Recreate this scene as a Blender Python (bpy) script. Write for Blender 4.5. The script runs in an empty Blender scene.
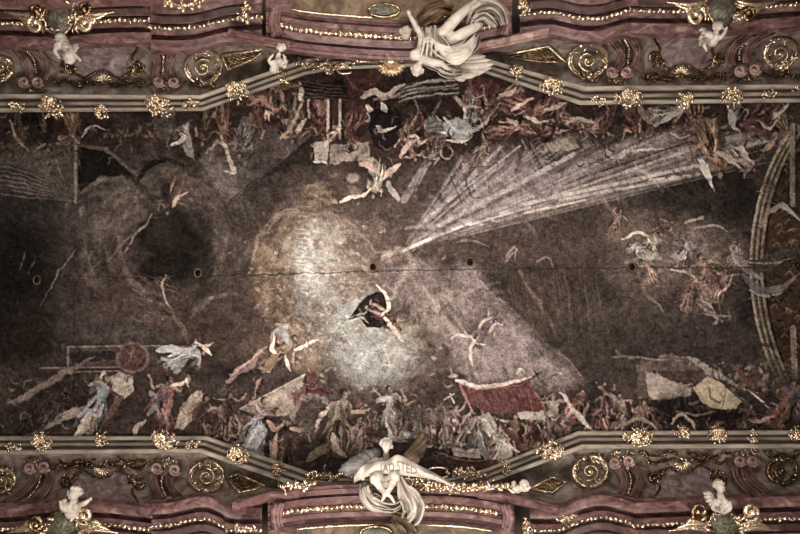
import bpy, bmesh, math, random
import numpy as np
from mathutils import Vector, Matrix

random.seed(7)
FPX, ZC = 600.0, 1.6            # focal length in pixels of the 800 x 534 frame, camera height
DF = 24.0                       # distance from the camera up to the fresco
col = bpy.context.scene.collection

def P(px, py, d):
    return Vector(((px - 400.0) / FPX * d, (py - 267.0) / FPX * d, ZC + d))

def lin(c):
    out = []
    for v in c[:3]:
        v = v / 255.0
        out.append(v / 12.92 if v <= 0.04045 else ((v + 0.055) / 1.055) ** 2.4)
    return tuple(out) + (1.0,)

# ------------------------------------------------------------------ tagging
def tag(o, label=None, cat=None, group=None, kind=None):
    if label: o['label'] = label
    if cat: o['category'] = cat
    if group: o['group'] = group
    if kind: o['kind'] = kind
    return o

def empty(name, loc, label=None, cat=None, group=None, kind=None):
    o = bpy.data.objects.new(name, None)
    col.objects.link(o)
    o.location = loc
    o.empty_display_size = 0.3
    return tag(o, label, cat, group, kind)

# ------------------------------------------------------------------ mesh builder
class MB:
    def __init__(s):
        s.v, s.f = [], []
    def tube(s, pts, rad, n=6, cap=True, flat=1.0, up=Vector((0, 0, 1))):
        m = len(pts)
        if not hasattr(rad, '__len__'): rad = [rad] * m
        b = len(s.v)
        for i, p in enumerate(pts):
            t = (pts[min(i + 1, m - 1)] - pts[max(i - 1, 0)])
            if t.length < 1e-7: t = Vector((1, 0, 0))
            t.normalize()
            a = t.cross(up)
            if a.length < 1e-3: a = t.cross(Vector((0, 1, 0)))
            a.normalize(); c = a.cross(t).normalized()
            for k in range(n):
                th = 2 * math.pi * k / n
                s.v.append(p + a * (math.cos(th) * rad[i]) + c * (math.sin(th) * rad[i] * flat))
        for i in range(m - 1):
            for k in range(n):
                k2 = (k + 1) % n
                s.f.append((b + i * n + k, b + i * n + k2, b + (i + 1) * n + k2, b + (i + 1) * n + k))
        if cap:
            s.f.append(tuple(b + k for k in range(n))[::-1])
            s.f.append(tuple(b + (m - 1) * n + k for k in range(n)))
    def ball(s, c, r, M=None, nu=8, nv=6):
        if not hasattr(r, '__len__'): r = (r, r, r)
        b = len(s.v)
        def put(x, y, z):
            w = Vector((x * r[0], y * r[1], z * r[2]))
            if M is not None: w = M @ w
            s.v.append(c + w)
        put(0, 0, 1)
        for j in range(1, nv):
            ph = math.pi * j / nv
            for i in range(nu):
                th = 2 * math.pi * i / nu
                put(math.sin(ph) * math.cos(th), math.sin(ph) * math.sin(th), math.cos(ph))
        put(0, 0, -1)
        e = len(s.v) - 1
        for i in range(nu):
            i2 = (i + 1) % nu
            s.f.append((b, b + 1 + i, b + 1 + i2))
            for j in range(nv - 2):
                q = b + 1 + j * nu
                s.f.append((q + i, q + nu + i, q + nu + i2, q + i2))
            q = b + 1 + (nv - 2) * nu
            s.f.append((q + i, e, q + i2))
    def leaf(s, c, L, W, M, curl=0.4, thick=0.18):
        """A thick bent leaf along local +x, lifted in +z."""
        b = len(s.v)
        prof = [(0, .12), (.22, .75), (.5, 1), (.78, .7), (1, .06)]
        for t, w in prof:
            z = curl * L * math.sin(t * math.pi * .8)
            x = L * (t - .4)
            for (yy, zz) in ((-w, 0), (0, thick), (w, 0), (0, -thick * .8)):
                s.v.append(c + M @ Vector((x, yy * W * .5, z + zz * W)))
        for i in range(len(prof) - 1):
            for k in range(4):
                k2 = (k + 1) % 4
                s.f.append((b + i * 4 + k, b + i * 4 + k2, b + i * 4 + 4 + k2, b + i * 4 + 4 + k))
        s.f.append((b + 3, b + 2, b + 1, b)); e = b + (len(prof) - 1) * 4
        s.f.append((e, e + 1, e + 2, e + 3))
    def grid(s, fn, nu, nv, flip=False):
        b = len(s.v)
        for j in range(nv + 1):
            for i in range(nu + 1):
                s.v.append(fn(i / nu, j / nv))
        for j in range(nv):
            for i in range(nu):
                q = (b + j * (nu + 1) + i, b + j * (nu + 1) + i + 1, b + (j + 1) * (nu + 1) + i + 1, b + (j + 1) * (nu + 1) + i)
                s.f.append(q[::-1] if flip else q)
    def sheet(s, fn, nu, nv, th=0.03):
        """A cloth-like grid given thickness in +z (away from the viewer below)."""
        b = len(s.v)
        s.grid(fn, nu, nv)
        c = len(s.v)
        s.grid(lambda u, v: fn(u, v) + Vector((0, 0, th)), nu, nv, True)
        w = nu + 1
        for i in range(nu):
            s.f.append((b + i, c + i, c + i + 1, b + i + 1))
            q = nv * w
            s.f.append((b + q + i + 1, c + q + i + 1, c + q + i, b + q + i))
        for j in range(nv):
            s.f.append((b + (j + 1) * w, c + (j + 1) * w, c + j * w, b + j * w))
            q = nu
            s.f.append((b + j * w + q, c + j * w + q, c + (j + 1) * w + q, b + (j + 1) * w + q))
    def loft(s, rings, closed=True, cap=True):
        b = len(s.v); n = len(rings[0])
        for r in rings: s.v.extend(r)
        for i in range(len(rings) - 1):
            for k in range(n if closed else n - 1):
                k2 = (k + 1) % n
                s.f.append((b + i * n + k, b + (i + 1) * n + k, b + (i + 1) * n + k2, b + i * n + k2))
        if cap:
            s.f.append(tuple(b + k for k in range(n)))
            s.f.append(tuple(b + (len(rings) - 1) * n + k for k in range(n))[::-1])
    def center(s):
        lo = Vector((min(v[i] for v in s.v) for i in range(3))); hi = Vector((max(v[i] for v in s.v) for i in range(3)))
        return (lo + hi) / 2
    def build(s, name, mat, parent=None, smooth=True, loc=None, fix=True):
        if loc is None:
            loc = parent_origin(parent) if parent is not None else s.center()
        me = bpy.data.meshes.new(name)
        me.from_pydata([tuple(v - loc) for v in s.v], [], s.f)
        if fix:
            bm = bmesh.new(); bm.from_mesh(me)
            bmesh.ops.recalc_face_normals(bm, faces=bm.faces)
            bm.to_mesh(me); bm.free()
        me.materials.append(mat)
        if smooth:
            me.polygons.foreach_set('use_smooth', [True] * len(me.polygons))
        o = bpy.data.objects.new(name, me)
        col.objects.link(o)
        if parent is not None: o.parent = parent
        else: o.location = loc
        return o

def parent_origin(p):
    o = Vector((0, 0, 0))
    while p is not None:
        o = o + Vector(p.location); p = p.parent
    return o

def sharp(o, deg=35):
    me = o.data
    me.set_sharp_from_angle(angle=math.radians(deg))
    return o

def catmull(pts, n=8):
    """Smooth curve through points (tuples of any length)."""
    out = []
    q = [np.array(p, float) for p in pts]
    q = [2 * q[0] - q[1]] + q + [2 * q[-1] - q[-2]]
    for i in range(1, len(q) - 2):
        for k in range(n):
            t = k / n
            a, b, c, d = q[i - 1], q[i], q[i + 1], q[i + 2]
            out.append(tuple(.5 * ((2 * b) + (c - a) * t + (2 * a - 5 * b + 4 * c - d) * t * t + (3 * b - a - 3 * c + d) * t ** 3)))
    out.append(tuple(q[-2]))
    return out

def pl(table):
    xs = [a for a, _ in table]; ys = [b for _, b in table]
    return lambda x: float(np.interp(x, xs, ys))

def rotz(a): return Matrix.Rotation(a, 3, 'Z')

def rnd_rot(rng, tilt=0.7):
    """A leaf frame: +z of the leaf faces the viewer below (-Z), any heading, some tilt."""
    return rotz(rng.uniform(0, 6.283)) @ Matrix.Rotation(math.pi + rng.uniform(-tilt, tilt), 3, 'X') @ Matrix.Rotation(rng.uniform(-tilt, tilt), 3, 'Y')

# ------------------------------------------------------------------ materials
def new_mat(name):
    m = bpy.data.materials.new(name); m.use_nodes = True
    nt = m.node_tree
    return m, nt, nt.nodes['Principled BSDF']

def mottled(name, cols, scale, rough=.8, metal=0.0, bump=0.15, bscale=None, detail=6, stretch=(1, 1, 1), spec=0.3, dist=0.0, pos=None):
    m, nt, bs = new_mat(name)
    N, L = nt.nodes, nt.links
    tc = N.new('ShaderNodeTexCoord'); mp = N.new('ShaderNodeMapping'); mp.inputs['Scale'].default_value = stretch
    L.new(tc.outputs['Object'], mp.inputs['Vector'])
    geo = N.new('ShaderNodeNewGeometry')
    L.new(geo.outputs['Position'], mp.inputs['Vector'])
    no = N.new('ShaderNodeTexNoise'); no.inputs['Scale'].default_value = scale; no.inputs['Detail'].default_value = detail
    no.inputs['Roughness'].default_value = .65; no.inputs['Distortion'].default_value = dist
    L.new(mp.outputs['Vector'], no.inputs['Vector'])
    cr = N.new('ShaderNodeValToRGB')
    e = cr.color_ramp.elements
    ps = pos or [0.3 + 0.4 * i / (len(cols) - 1) for i in range(len(cols))]
    while len(e) < len(cols): e.new(0.5)
    for i, c in enumerate(cols):
        e[i].position = ps[i]; e[i].color = lin(c)
    L.new(no.outputs['Fac'], cr.inputs['Fac'])
    L.new(cr.outputs['Color'], bs.inputs['Base Color'])
    bs.inputs['Roughness'].default_value = rough
    bs.inputs['Metallic'].default_value = metal
    bs.inputs['Specular IOR Level'].default_value = spec
    if bump:
        n2 = N.new('ShaderNodeTexNoise'); n2.inputs['Scale'].default_value = bscale or scale * 4; n2.inputs['Detail'].default_value = 4
        L.new(geo.outputs['Position'], n2.inputs['Vector'])
        bp = N.new('ShaderNodeBump'); bp.inputs['Strength'].default_value = bump; bp.inputs['Distance'].default_value = .05
        L.new(n2.outputs['Fac'], bp.inputs['Height']); L.new(bp.outputs['Normal'], bs.inputs['Normal'])
    return m

M_GOLD = mottled('gilding', [(104, 82, 58), (216, 192, 160), (250, 238, 220)], 9.0, rough=.22, metal=.86, bump=.5, bscale=14, pos=[.3, .48, .66])
M_OLDGOLD = mottled('tarnished_gilding', [(70, 54, 38), (150, 126, 96), (220, 196, 160)], 8.0, rough=.24, metal=1.0, bump=.5, bscale=12, pos=[.34, .54, .74])
M_STONE = mottled('grey_stucco', [(52, 44, 38), (128, 117, 105), (178, 165, 151)], 1.3, rough=.75, bump=.3, bscale=9, stretch=(.6, 2.2, 2.2), pos=[.25, .45, .75])
M_MARBLE = mottled('red_marble', [(30, 17, 15), (78, 52, 50), (106, 78, 74), (160, 134, 127)], 1.7, rough=.42, bump=.1, dist=1.6, stretch=(.8, 1.4, 1.4), pos=[.28, .44, .58, .78], spec=.35)
M_MARBLE_DARK = mottled('deep_red_marble', [(26, 15, 13), (58, 37, 34), (88, 64, 59)], 1.8, rough=.5, bump=.1, dist=1.4, pos=[.3, .5, .74])
M_PINK = mottled('pink_stucco_marble', [(62, 42, 40), (132, 104, 97), (184, 158, 148)], 2.6, rough=.45, bump=.1, dist=1.0)
M_COVE = mottled('cove_plaster', [(36, 28, 22), (100, 86, 74), (136, 124, 114), (182, 170, 160)], 1.5, rough=.85, bump=.5, bscale=7, dist=.8, pos=[.28, .46, .6, .8])
M_FIELD = mottled('mauve_field', [(70, 54, 52), (118, 100, 97), (164, 152, 150)], 1.9, rough=.75, bump=.2, dist=1.4)
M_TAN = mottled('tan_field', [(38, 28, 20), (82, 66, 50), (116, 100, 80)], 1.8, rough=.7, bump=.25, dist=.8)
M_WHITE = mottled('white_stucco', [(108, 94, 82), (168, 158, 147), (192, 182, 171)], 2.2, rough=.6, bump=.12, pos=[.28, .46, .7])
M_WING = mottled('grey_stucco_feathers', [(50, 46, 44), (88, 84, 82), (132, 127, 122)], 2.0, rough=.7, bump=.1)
M_BROWN = mottled('brown_stucco', [(40, 26, 18), (74, 52, 38), (116, 92, 72)], 2.0, rough=.7, bump=.1)
M_SHIELD = mottled('dark_green_cartouche', [(32, 30, 24), (78, 75, 62), (128, 122, 106)], 3.2, rough=.55, bump=.6, bscale=6, dist=2.5)
M_BLACK = mottled('hole_darkness', [(4, 4, 4), (8, 7, 7)], 2, rough=.9, bump=0)
M_INK = mottled('painted_lettering', [(92, 84, 78), (116, 106, 98)], 3, rough=.8, bump=0)
M_WALL = mottled('wall_plaster', [(70, 58, 52), (100, 86, 78)], .6, rough=.9, bump=.1)
M_FLOOR = mottled('stone_floor', [(70, 58, 52), (100, 86, 78)], .8, rough=.8, bump=.05)
# ------------------------------------------------------------------ the fresco: pigments laid on a fine plaster grid
RES = 1.4                       # grid points per photograph pixel
GX0, GY0, GW, GH = -40, 45, int(880 * RES) + 1, int(450 * RES) + 1
rs = np.random.RandomState(11)
YY, XX = np.mgrid[0:GH, 0:GW].astype(float)
XX = GX0 + XX / RES; YY = GY0 + YY / RES

def vnoise(cell, seed):
    r = np.random.RandomState(seed)
    nx, ny = int(880 / cell) + 3, int(450 / cell) + 3
    g = r.rand(ny, nx)
    fx, fy = (XX - GX0) / cell, (YY - GY0) / cell
    ix, iy = fx.astype(int), fy.astype(int)
    tx, ty = fx - ix, fy - iy
    tx, ty = tx * tx * (3 - 2 * tx), ty * ty * (3 - 2 * ty)
    return (g[iy, ix] * (1 - tx) + g[iy, ix + 1] * tx) * (1 - ty) + (g[iy + 1, ix] * (1 - tx) + g[iy + 1, ix + 1] * tx) * ty

def fbm(cell, seed, octv=4):
    out, amp, tot = 0, 1, 0
    for k in range(octv):
        out = out + vnoise(max(cell / 2 ** k, 1.0), seed + k * 17) * amp; tot += amp; amp *= .6
    return out / tot - .5

WX = fbm(26, 1) * 26 + fbm(7, 5, 2) * 5
WY = fbm(26, 2) * 26 + fbm(7, 6, 2) * 5
wX, wY = XX + WX, YY + WY          # strongly wandering co-ordinates (clouds)
sX, sY = XX + fbm(8, 3, 3) * 4.2, YY + fbm(8, 4, 3) * 4.2   # lightly wandering (figures, drapery)
SP = {0: (XX, YY), 1: (sX, sY), 2: (wX, wY)}
IMG = np.zeros((GH, GW, 3)); IMG[:] = (58, 48, 44)

def win(x0, y0, x1, y1):
    a, b = max(int((x0 - GX0) * RES), 0), min(int((x1 - GX0) * RES) + 2, GW)
    c, d = max(int((y0 - GY0) * RES), 0), min(int((y1 - GY0) * RES) + 2, GH)
    return (slice(c, d), slice(a, b)) if b > a and d > c else None

def lay(w, m, c, al):
    IMG[w] += (np.array(c, float) - IMG[w]) * (np.clip(m, 0, 1) * al)[..., None]

def blob(cx, cy, rx, ry, c, al=1.0, rot=0.0, soft=.5, sp=2):
    R = max(rx, ry) * 1.5 + (24 if sp == 2 else 6)
    w = win(cx - R, cy - R, cx + R, cy + R)
    if w is None: return
    x, y = SP[sp][0][w] - cx, SP[sp][1][w] - cy
    ca, sa = math.cos(math.radians(rot)), math.sin(math.radians(rot))
    r = np.sqrt(((x * ca + y * sa) / rx) ** 2 + ((-x * sa + y * ca) / ry) ** 2)
    lay(w, np.clip((1 - r) / soft + .0, 0, 1), c, al)

def segd(x, y, a, b):
    dx, dy = b[0] - a[0], b[1] - a[1]
    L = dx * dx + dy * dy + 1e-9
    t = np.clip(((x - a[0]) * dx + (y - a[1]) * dy) / L, 0, 1)
    return np.hypot(x - a[0] - t * dx, y - a[1] - t * dy), t

def stroke(pts, wd, c, al=1.0, soft=.8, sp=1, taper=True, curve=True):
    if not taper and len(pts) == 2: sp = 0
    if curve and len(pts) > 2: pts = catmull(pts, 5)
    xs, ys = [p[0] for p in pts], [p[1] for p in pts]
    R = wd + soft + (26 if sp == 2 else 6)
    w = win(min(xs) - R, min(ys) - R, max(xs) + R, max(ys) + R)
    if w is None: return
    x, y = SP[sp][0][w], SP[sp][1][w]
    best = None; n = len(pts) - 1
    for i in range(n):
        d, t = segd(x, y, pts[i], pts[i + 1])
        s = (i + t) / n
        hw = wd * .5 * (np.clip(1.25 - 1.1 * np.abs(s - .4) * 1.5, .25, 1) if taper else 1.0)
        q = (hw - d) / soft + .5
        best = q if best is None else np.maximum(best, q)
    lay(w, np.clip(best, 0, 1), c, al)

def poly(pts, c, al=1.0, soft=1.2, sp=1):
    xs, ys = [p[0] for p in pts], [p[1] for p in pts]
    R = 6 + soft + (24 if sp == 2 else 0)
    w = win(min(xs) - R, min(ys) - R, max(xs) + R, max(ys) + R)
    if w is None: return
    x, y = SP[sp][0][w], SP[sp][1][w]
    ins = np.zeros(x.shape, bool); dist = np.full(x.shape, 1e9)
    n = len(pts)
    for i in range(n):
        a, b = pts[i], pts[(i + 1) % n]
        d, _ = segd(x, y, a, b); dist = np.minimum(dist, d)
        cond = ((a[1] > y) != (b[1] > y))
        xi = (b[0] - a[0]) * (y - a[1]) / ((b[1] - a[1]) if abs(b[1] - a[1]) > 1e-9 else 1e-9) + a[0]
        ins ^= cond & (x < xi)
    lay(w, np.clip(np.where(ins, dist, -dist) / soft + .5, 0, 1), c, al)

def jit(c, a, r=rs):
    k = r.uniform(-a, a)
    return tuple(min(255, max(0, v + k + r.uniform(-a * .25, a * .25))) for v in c)

def shade(c, k): return tuple(min(255, v * k) for v in c)

def fig(x, y, h, ang=0, cloth=(120, 80, 70), under=None, skin=(150, 118, 100), seed=0, wings=None, flying=False, al=.95, hair=(40, 30, 26)):
    al *= .86; skin = shade(skin, .8); cloth = shade(cloth, .84); under = shade(under, .84) if under else None
    """A small painted draped person; (x, y) is the hip, h the height in px, ang the turn from upright."""
    r = np.random.RandomState(seed + 100)
    ca, sa = math.cos(math.radians(ang)), math.sin(math.radians(ang))
    fl = r.choice([-1, 1])
    T = lambda u, v: (x + (u * fl * ca - v * sa) * h, y + (u * fl * sa + v * ca) * h)   # v down
    if wings:
        for k in range(4):
            stroke([T(.03, -.28), T(.2 + .05 * k, -.5 + .06 * k), T(.42 - .02 * k, -.46 + .13 * k)], h * .1, jit(wings, 14, r), al * .8)
    blob(x, y, h * .42, h * .52, (38, 29, 26), .4, ang, .9, 1)
    lean = r.uniform(-.08, .08)
    sway = r.uniform(-.1, .14)
    dark, light = shade(cloth, .5), shade(cloth, 1.4)
    # skirts / cloak
    if flying:
        poly([T(-.1, -.05), T(.1, -.05), T(.3 + sway, .22), T(.42, .3), T(.2, .42), T(0, .3), T(-.14, .12)], cloth, al)
    else:
        poly([T(-.1, -.08), T(.1, -.08), T(.17 + sway, .25), T(.2 + sway, .5), T(-.14 + sway, .5), T(-.17, .2)], cloth, al)
    for k in range(10):
        u = -.14 + .03 * k + r.uniform(-.02, .02)
        v0, v1 = r.uniform(-.08, .08), r.uniform(.25, .5)
        stroke([T(u * .6 + r.uniform(-.03, .03), v0), T(u + sway * .5 + r.uniform(-.06, .06), (v0 + v1) / 2), T(u * 1.3 + sway + r.uniform(-.05, .05), v1)], h * r.uniform(.015, .055), (shade(cloth, .32), light, shade(cloth, .6), shade(cloth, 1.75))[k % 4], .75)
    # legs
    for q in (-1, 1):
        kx = q * r.uniform(.03, .13) + .03
        if r.rand() < .6:
            stroke([T(q * .05, .1), T(kx + sway * .6, .3), T(kx + sway - .05, .52)], h * .1, shade(skin, .6), al * .8)
            stroke([T(q * .05, .1), T(kx + sway * .6 - .01, .3), T(kx + sway - .06, .52)], h * .06, jit(skin, 12, r), al * .9)
            stroke([T(kx + sway - .05, .52), T(kx + sway + .05, .54)], h * .05, jit(skin, 10, r), al * .9)
    # torso
    poly([T(-.1 + lean, -.3), T(.1 + lean, -.31), T(.09, -.04), T(-.09, -.04)], under or jit(cloth, 20, r), al)
    stroke([T(-.06 + lean, -.28), T(.02, -.15), T(.05, -.02)], h * .05, light, .6)
    stroke([T(.08 + lean, -.27), T(.07, -.1)], h * .04, dark, .7)
    # sash across
    stroke([T(.1 + lean, -.28), T(-.02, -.12), T(-.14, .02), T(-.22, .2)], h * .07, jit(shade(cloth, 1.15), 20, r), .75)
    # arms
    for q in (-1, 1):
        ex, ey = q * r.uniform(.14, .24) + lean, r.uniform(-.34, -.08)
        hx, hy = ex + q * r.uniform(-.05, .18), ey + r.uniform(-.22, .1)
        stroke([T(q * .1 + lean, -.28), T(ex, ey), T(hx, hy)], h * .085, shade(skin, .62), al * .8)
        stroke([T(q * .1 + lean, -.285), T(ex, ey - .012), T(hx, hy - .01)], h * .05, jit(shade(skin, 1.08), 14, r), al)
        if r.rand() < .5: stroke([T(q * .1 + lean, -.27), T(ex * .8, ey + .06), T(ex, ey + .14)], h * .1, jit(cloth, 18, r), al * .7)
        blob(*T(hx, hy), h * .035, h * .03, jit(skin, 10, r), al, sp=0)
    # head
    hd = T(lean + r.uniform(-.03, .05), -.4)
    stroke([T(lean, -.3), hd], h * .06, shade(skin, .85), al)
    blob(hd[0], hd[1], h * .075, h * .085, hair, al, sp=0, soft=.4)
    blob(hd[0] + .02 * h * ca, hd[1] + .015 * h, h * .055, h * .068, skin, al, sp=0, soft=.5)

# --- ground tones
def G(*a, **k): blob(*a, **k)
G(400, 250, 520, 180, (76, 63, 57), .75, soft=.8)
G(20, 270, 70, 110, (27, 24, 22), .95, soft=.8)
G(25, 205, 60, 26, (48, 44, 42), .7, soft=.6)
G(30, 340, 60, 50, (40, 33, 28), .8, soft=.7)
G(150, 250, 110, 100, (68, 57, 52), .9, soft=.6)
G(110, 290, 60, 60, (72, 56, 51), .8, soft=.6)
G(110, 330, 70, 30, (72, 64, 58), .8, soft=.7)
G(250, 180, 90, 50, (66, 56, 52), .8, soft=.7)
G(140, 205, 64, 30, (92, 80, 71), .75, soft=.7)
G(105, 225, 30, 34, (84, 73, 65), .6, soft=.7)
G(174, 190, 52, 22, (88, 74, 66), .7, soft=.8)
for q in range(26):
    a = rs.uniform(0, 6.28)
    stroke([(172 + math.cos(a) * 52, 243 + math.sin(a) * 56), (172 + math.cos(a + .3) * 54, 243 + math.sin(a + .3) * 58), (172 + math.cos(a + .6) * 52, 243 + math.sin(a + .6) * 56)], rs.uniform(2, 7), jit((96, 80, 68), 12), .4, soft=3)
for k in range(190):
    a = rs.uniform(2.4, 6.6); rr = rs.uniform(52, 100); b_ = rs.uniform(.15, .4)
    cx, cy = 168 + rs.uniform(-8, 8), 246
    stroke([(cx + rr * math.cos(a + t), cy + rr * .8 * math.sin(a + t)) for t in (0, b_ / 2, b_)], rs.uniform(2, 8), jit([(104, 90, 80), (62, 52, 47), (90, 78, 70), (50, 42, 38)][k % 4], 12), .38, soft=3)
for k in range(60):
    a = rs.uniform(2.8, 6.4); rr = rs.uniform(28, 50); b_ = rs.uniform(.2, .5)
    stroke([(112 + rr * math.cos(a + t), 216 + rr * .8 * math.sin(a + t)) for t in (0, b_ / 2, b_)], rs.uniform(2, 6), jit([(112, 98, 86), (66, 56, 50)][k % 2], 12), .4, soft=3)
G(172, 243, 46, 48, (32, 27, 24), .95, soft=.35)
G(166, 228, 24, 26, (58, 49, 44), .7, soft=.8)
G(158, 268, 26, 16, (34, 28, 25), .8, soft=.7)
G(202, 268, 20, 70, (44, 36, 31), .75, soft=.8)
G(215, 330, 60, 60, (64, 49, 40), .8, soft=.8)
G(228, 378, 34, 22, (42, 33, 29), .8, soft=.8)
for q in range(70):   # reddish hatching
    x0, y0 = rs.uniform(128, 178), rs.uniform(274, 322)
    stroke([(x0, y0), (x0 + rs.uniform(6, 14), y0 + rs.uniform(2, 7))], 1.6, jit((104, 76, 68), 14), .55)
for pts, cc, wd in [([(152, 214), (145, 225), (137, 232), (130, 246), (124, 254)], (132, 110, 96), 3), ([(137, 232), (120, 246), (108, 262)], (100, 84, 74), 3),
                    ([(75, 250), (68, 261), (58, 272), (50, 288), (40, 306)], (112, 98, 86), 1.6), ([(166, 276), (162, 286), (166, 300), (172, 312)], (150, 128, 106), 2.4),
                    ([(172, 312), (182, 328), (190, 345)], (104, 80, 58), 5), ([(20, 270), (26, 250)], (84, 74, 58), 2), ([(28, 274), (36, 256)], (80, 70, 56), 2),
                    ([(100, 262), (92, 268), (88, 258), (94, 250)], (100, 88, 74), 2)]:
    stroke(pts, wd, cc, .8)
# --- the bright cloud in the middle
G(345, 300, 130, 140, (92, 75, 64), .8, soft=.7)
for k in range(150):
    a = rs.uniform(math.radians(95), math.radians(262)); rr = rs.uniform(44, 84)
    cx, cy = 330, 280
    p = [(cx + rr * math.cos(a + t) * .95, cy + rr * math.sin(a + t) * 1.15) for t in (0, .14, .28)]
    c = [(126, 100, 72), (106, 82, 60), (146, 120, 92), (120, 88, 66)][k % 4]
    stroke(p, rs.uniform(3, 9), jit(c, 14), .42, soft=3)
G(262, 270, 22, 56, (122, 92, 66), .5, soft=.9)
G(283, 288, 16, 60, (116, 84, 60), .45, soft=.9)
G(262, 350, 34, 22, (104, 74, 54), .6, soft=.9)
G(320, 238, 46, 30, (146, 130, 116), .8, soft=.9)
G(322, 270, 40, 60, (158, 158, 152), .95, soft=.8)
G(352, 318, 60, 54, (148, 150, 146), .9, soft=.8)
G(375, 352, 60, 38, (154, 158, 156), .9, soft=.8)
G(390, 330, 44, 56, (136, 132, 124), .7, soft=.9)
G(309, 262, 13, 40, (180, 180, 174), .8, soft=.9)
G(356, 240, 22, 22, (112, 90, 84), .6, soft=.9)
G(350, 272, 22, 30, (140, 122, 106), .55, soft=.9)
G(380, 375, 40, 26, (140, 144, 142), .7, soft=.9)
G(425, 350, 24, 40, (112, 100, 86), .6, soft=.9)
G(412, 330, 16, 30, (148, 136, 118), .6, soft=.9)
G(364, 262, 36, 36, (110, 90, 78), .6, soft=.9); G(340, 288, 22, 14, (124, 106, 90), .5, soft=.9); G(430, 372, 30, 34, (90, 74, 64), .6, soft=.9); G(318, 345, 22, 40, (112, 92, 76), .5, soft=.9); G(404, 300, 18, 22, (112, 92, 84), .5, soft=.9)
for k in range(170):
    x0, y0 = rs.normal(360, 40), rs.normal(270, 34)
    stroke([(x0, y0), (x0 + rs.uniform(-5, 5), y0 + rs.uniform(-5, 5)), (x0 + rs.uniform(-9, 9), y0 + rs.uniform(-6, 6))], rs.uniform(2, 6), jit((108, 86, 72), 16), .35)
for k in range(420):  # flecks of light in the cloud
    x0, y0 = rs.normal(345, 42), rs.normal(305, 48)
    stroke([(x0, y0), (x0 + rs.uniform(-6, 6), y0 + rs.uniform(-4, 4))], rs.uniform(1.2, 4), jit(((206, 198, 186) if rs.rand() < .5 else (116, 98, 84)), 18), .3)
for k in range(30):
    y0 = 226 + k * 2.3
    stroke([(296 + abs(k - 15) * .2, y0), (306 + rs.uniform(0, 6), y0 + 1)], 1.2, (206, 202, 192) if k % 2 else (130, 118, 106), .5)
for pts in ([(268, 232), (276, 220), (290, 213), (310, 212)], [(252, 262), (258, 240), (270, 222), (288, 210), (310, 206)], [(300, 216), (330, 214), (352, 224), (372, 246)], [(344, 224), (362, 236), (374, 250), (390, 252)]):
    stroke(pts, 3, (150, 122, 106), .6, soft=2)
stroke([(228, 277), (250, 275), (292, 271)], 1.0, (140, 118, 98), .6)
stroke([(250, 276), (290, 272)], .9, (40, 30, 25), .7)
# --- mauve beam going down to the right
G(430, 222, 60, 30, (86, 72, 66), .5, soft=.9)
poly([(384, 256), (400, 262), (470, 262), (498, 300), (532, 332), (572, 372), (584, 392), (470, 392), (440, 340), (408, 300), (384, 272)], (122, 106, 103), .8, soft=14, sp=2)
poly([(470, 268), (492, 292), (530, 326), (572, 364), (588, 388), (480, 392), (452, 340), (430, 300)], (124, 108, 106), .55, soft=3, sp=1)
G(480, 330, 44, 30, (122, 106, 102), .6, rot=40, soft=.9)
G(455, 290, 40, 22, (114, 94, 88), .6, rot=30, soft=.9)
stroke([(470, 268), (490, 292), (510, 308), (528, 326), (548, 346), (570, 362), (588, 386)], 2.2, (150, 134, 122), .7)
for k in range(40): stroke([(478 + k * 2.6, 276 + k * 2.7), (490 + k * 2.6, 276 + k * 2.9 + rs.uniform(-4, 6))], rs.uniform(2, 5), jit((84, 70, 63), 10), .4, soft=2)
for k in range(60): x0 = rs.uniform(404, 446); stroke([(x0, 306 + (x0 - 404) * 1.2 + rs.uniform(-12, 16)), (x0 + rs.uniform(-6, 6), 312 + (x0 - 404) * 1.2)], rs.uniform(2, 5), jit((88, 73, 62), 14), .45, soft=1.5)
stroke([(404, 268), (424, 290), (442, 312), (452, 330), (470, 345)], 6, (148, 132, 120), .6, soft=3)
stroke([(440, 300), (450, 318), (466, 334)], 5, (86, 72, 68), .7, soft=2)
stroke([(384, 256), (400, 250), (412, 264), (400, 282), (392, 300)], 8, (168, 152, 138), .6, soft=4)
# --- brown field on the right of the beam
G(560, 285, 86, 60, (62, 50, 43), .85, soft=.7)
G(530, 245, 110, 24, (76, 62, 55), .7, soft=.8)
G(600, 325, 60, 46, (70, 60, 52), .7, soft=.8)
G(506, 286, 22, 14, (52, 43, 38), .8, soft=.7)
stroke([(519, 270), (530, 290), (544, 310), (556, 336)], 4, (122, 94, 72), .6, soft=3)
stroke([(552, 276), (556, 310), (574, 340)], 6, (82, 66, 54), .6, soft=4)
for pts in ([(455, 242), (472, 240), (488, 248)], [(505, 262), (512, 254), (518, 248)], [(536, 262), (548, 258), (552, 266)], [(506, 258), (514, 246), (516, 262)]):
    stroke(pts, 2.2, (130, 104, 92), .7)
for x0 in range(508, 600, 4):
    stroke([(x0, 278 + rs.uniform(-6, 6)), (x0 + rs.uniform(4, 14), 330 + rs.uniform(-10, 20))], 1.5, jit((88, 73, 62), 14), .4)
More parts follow.
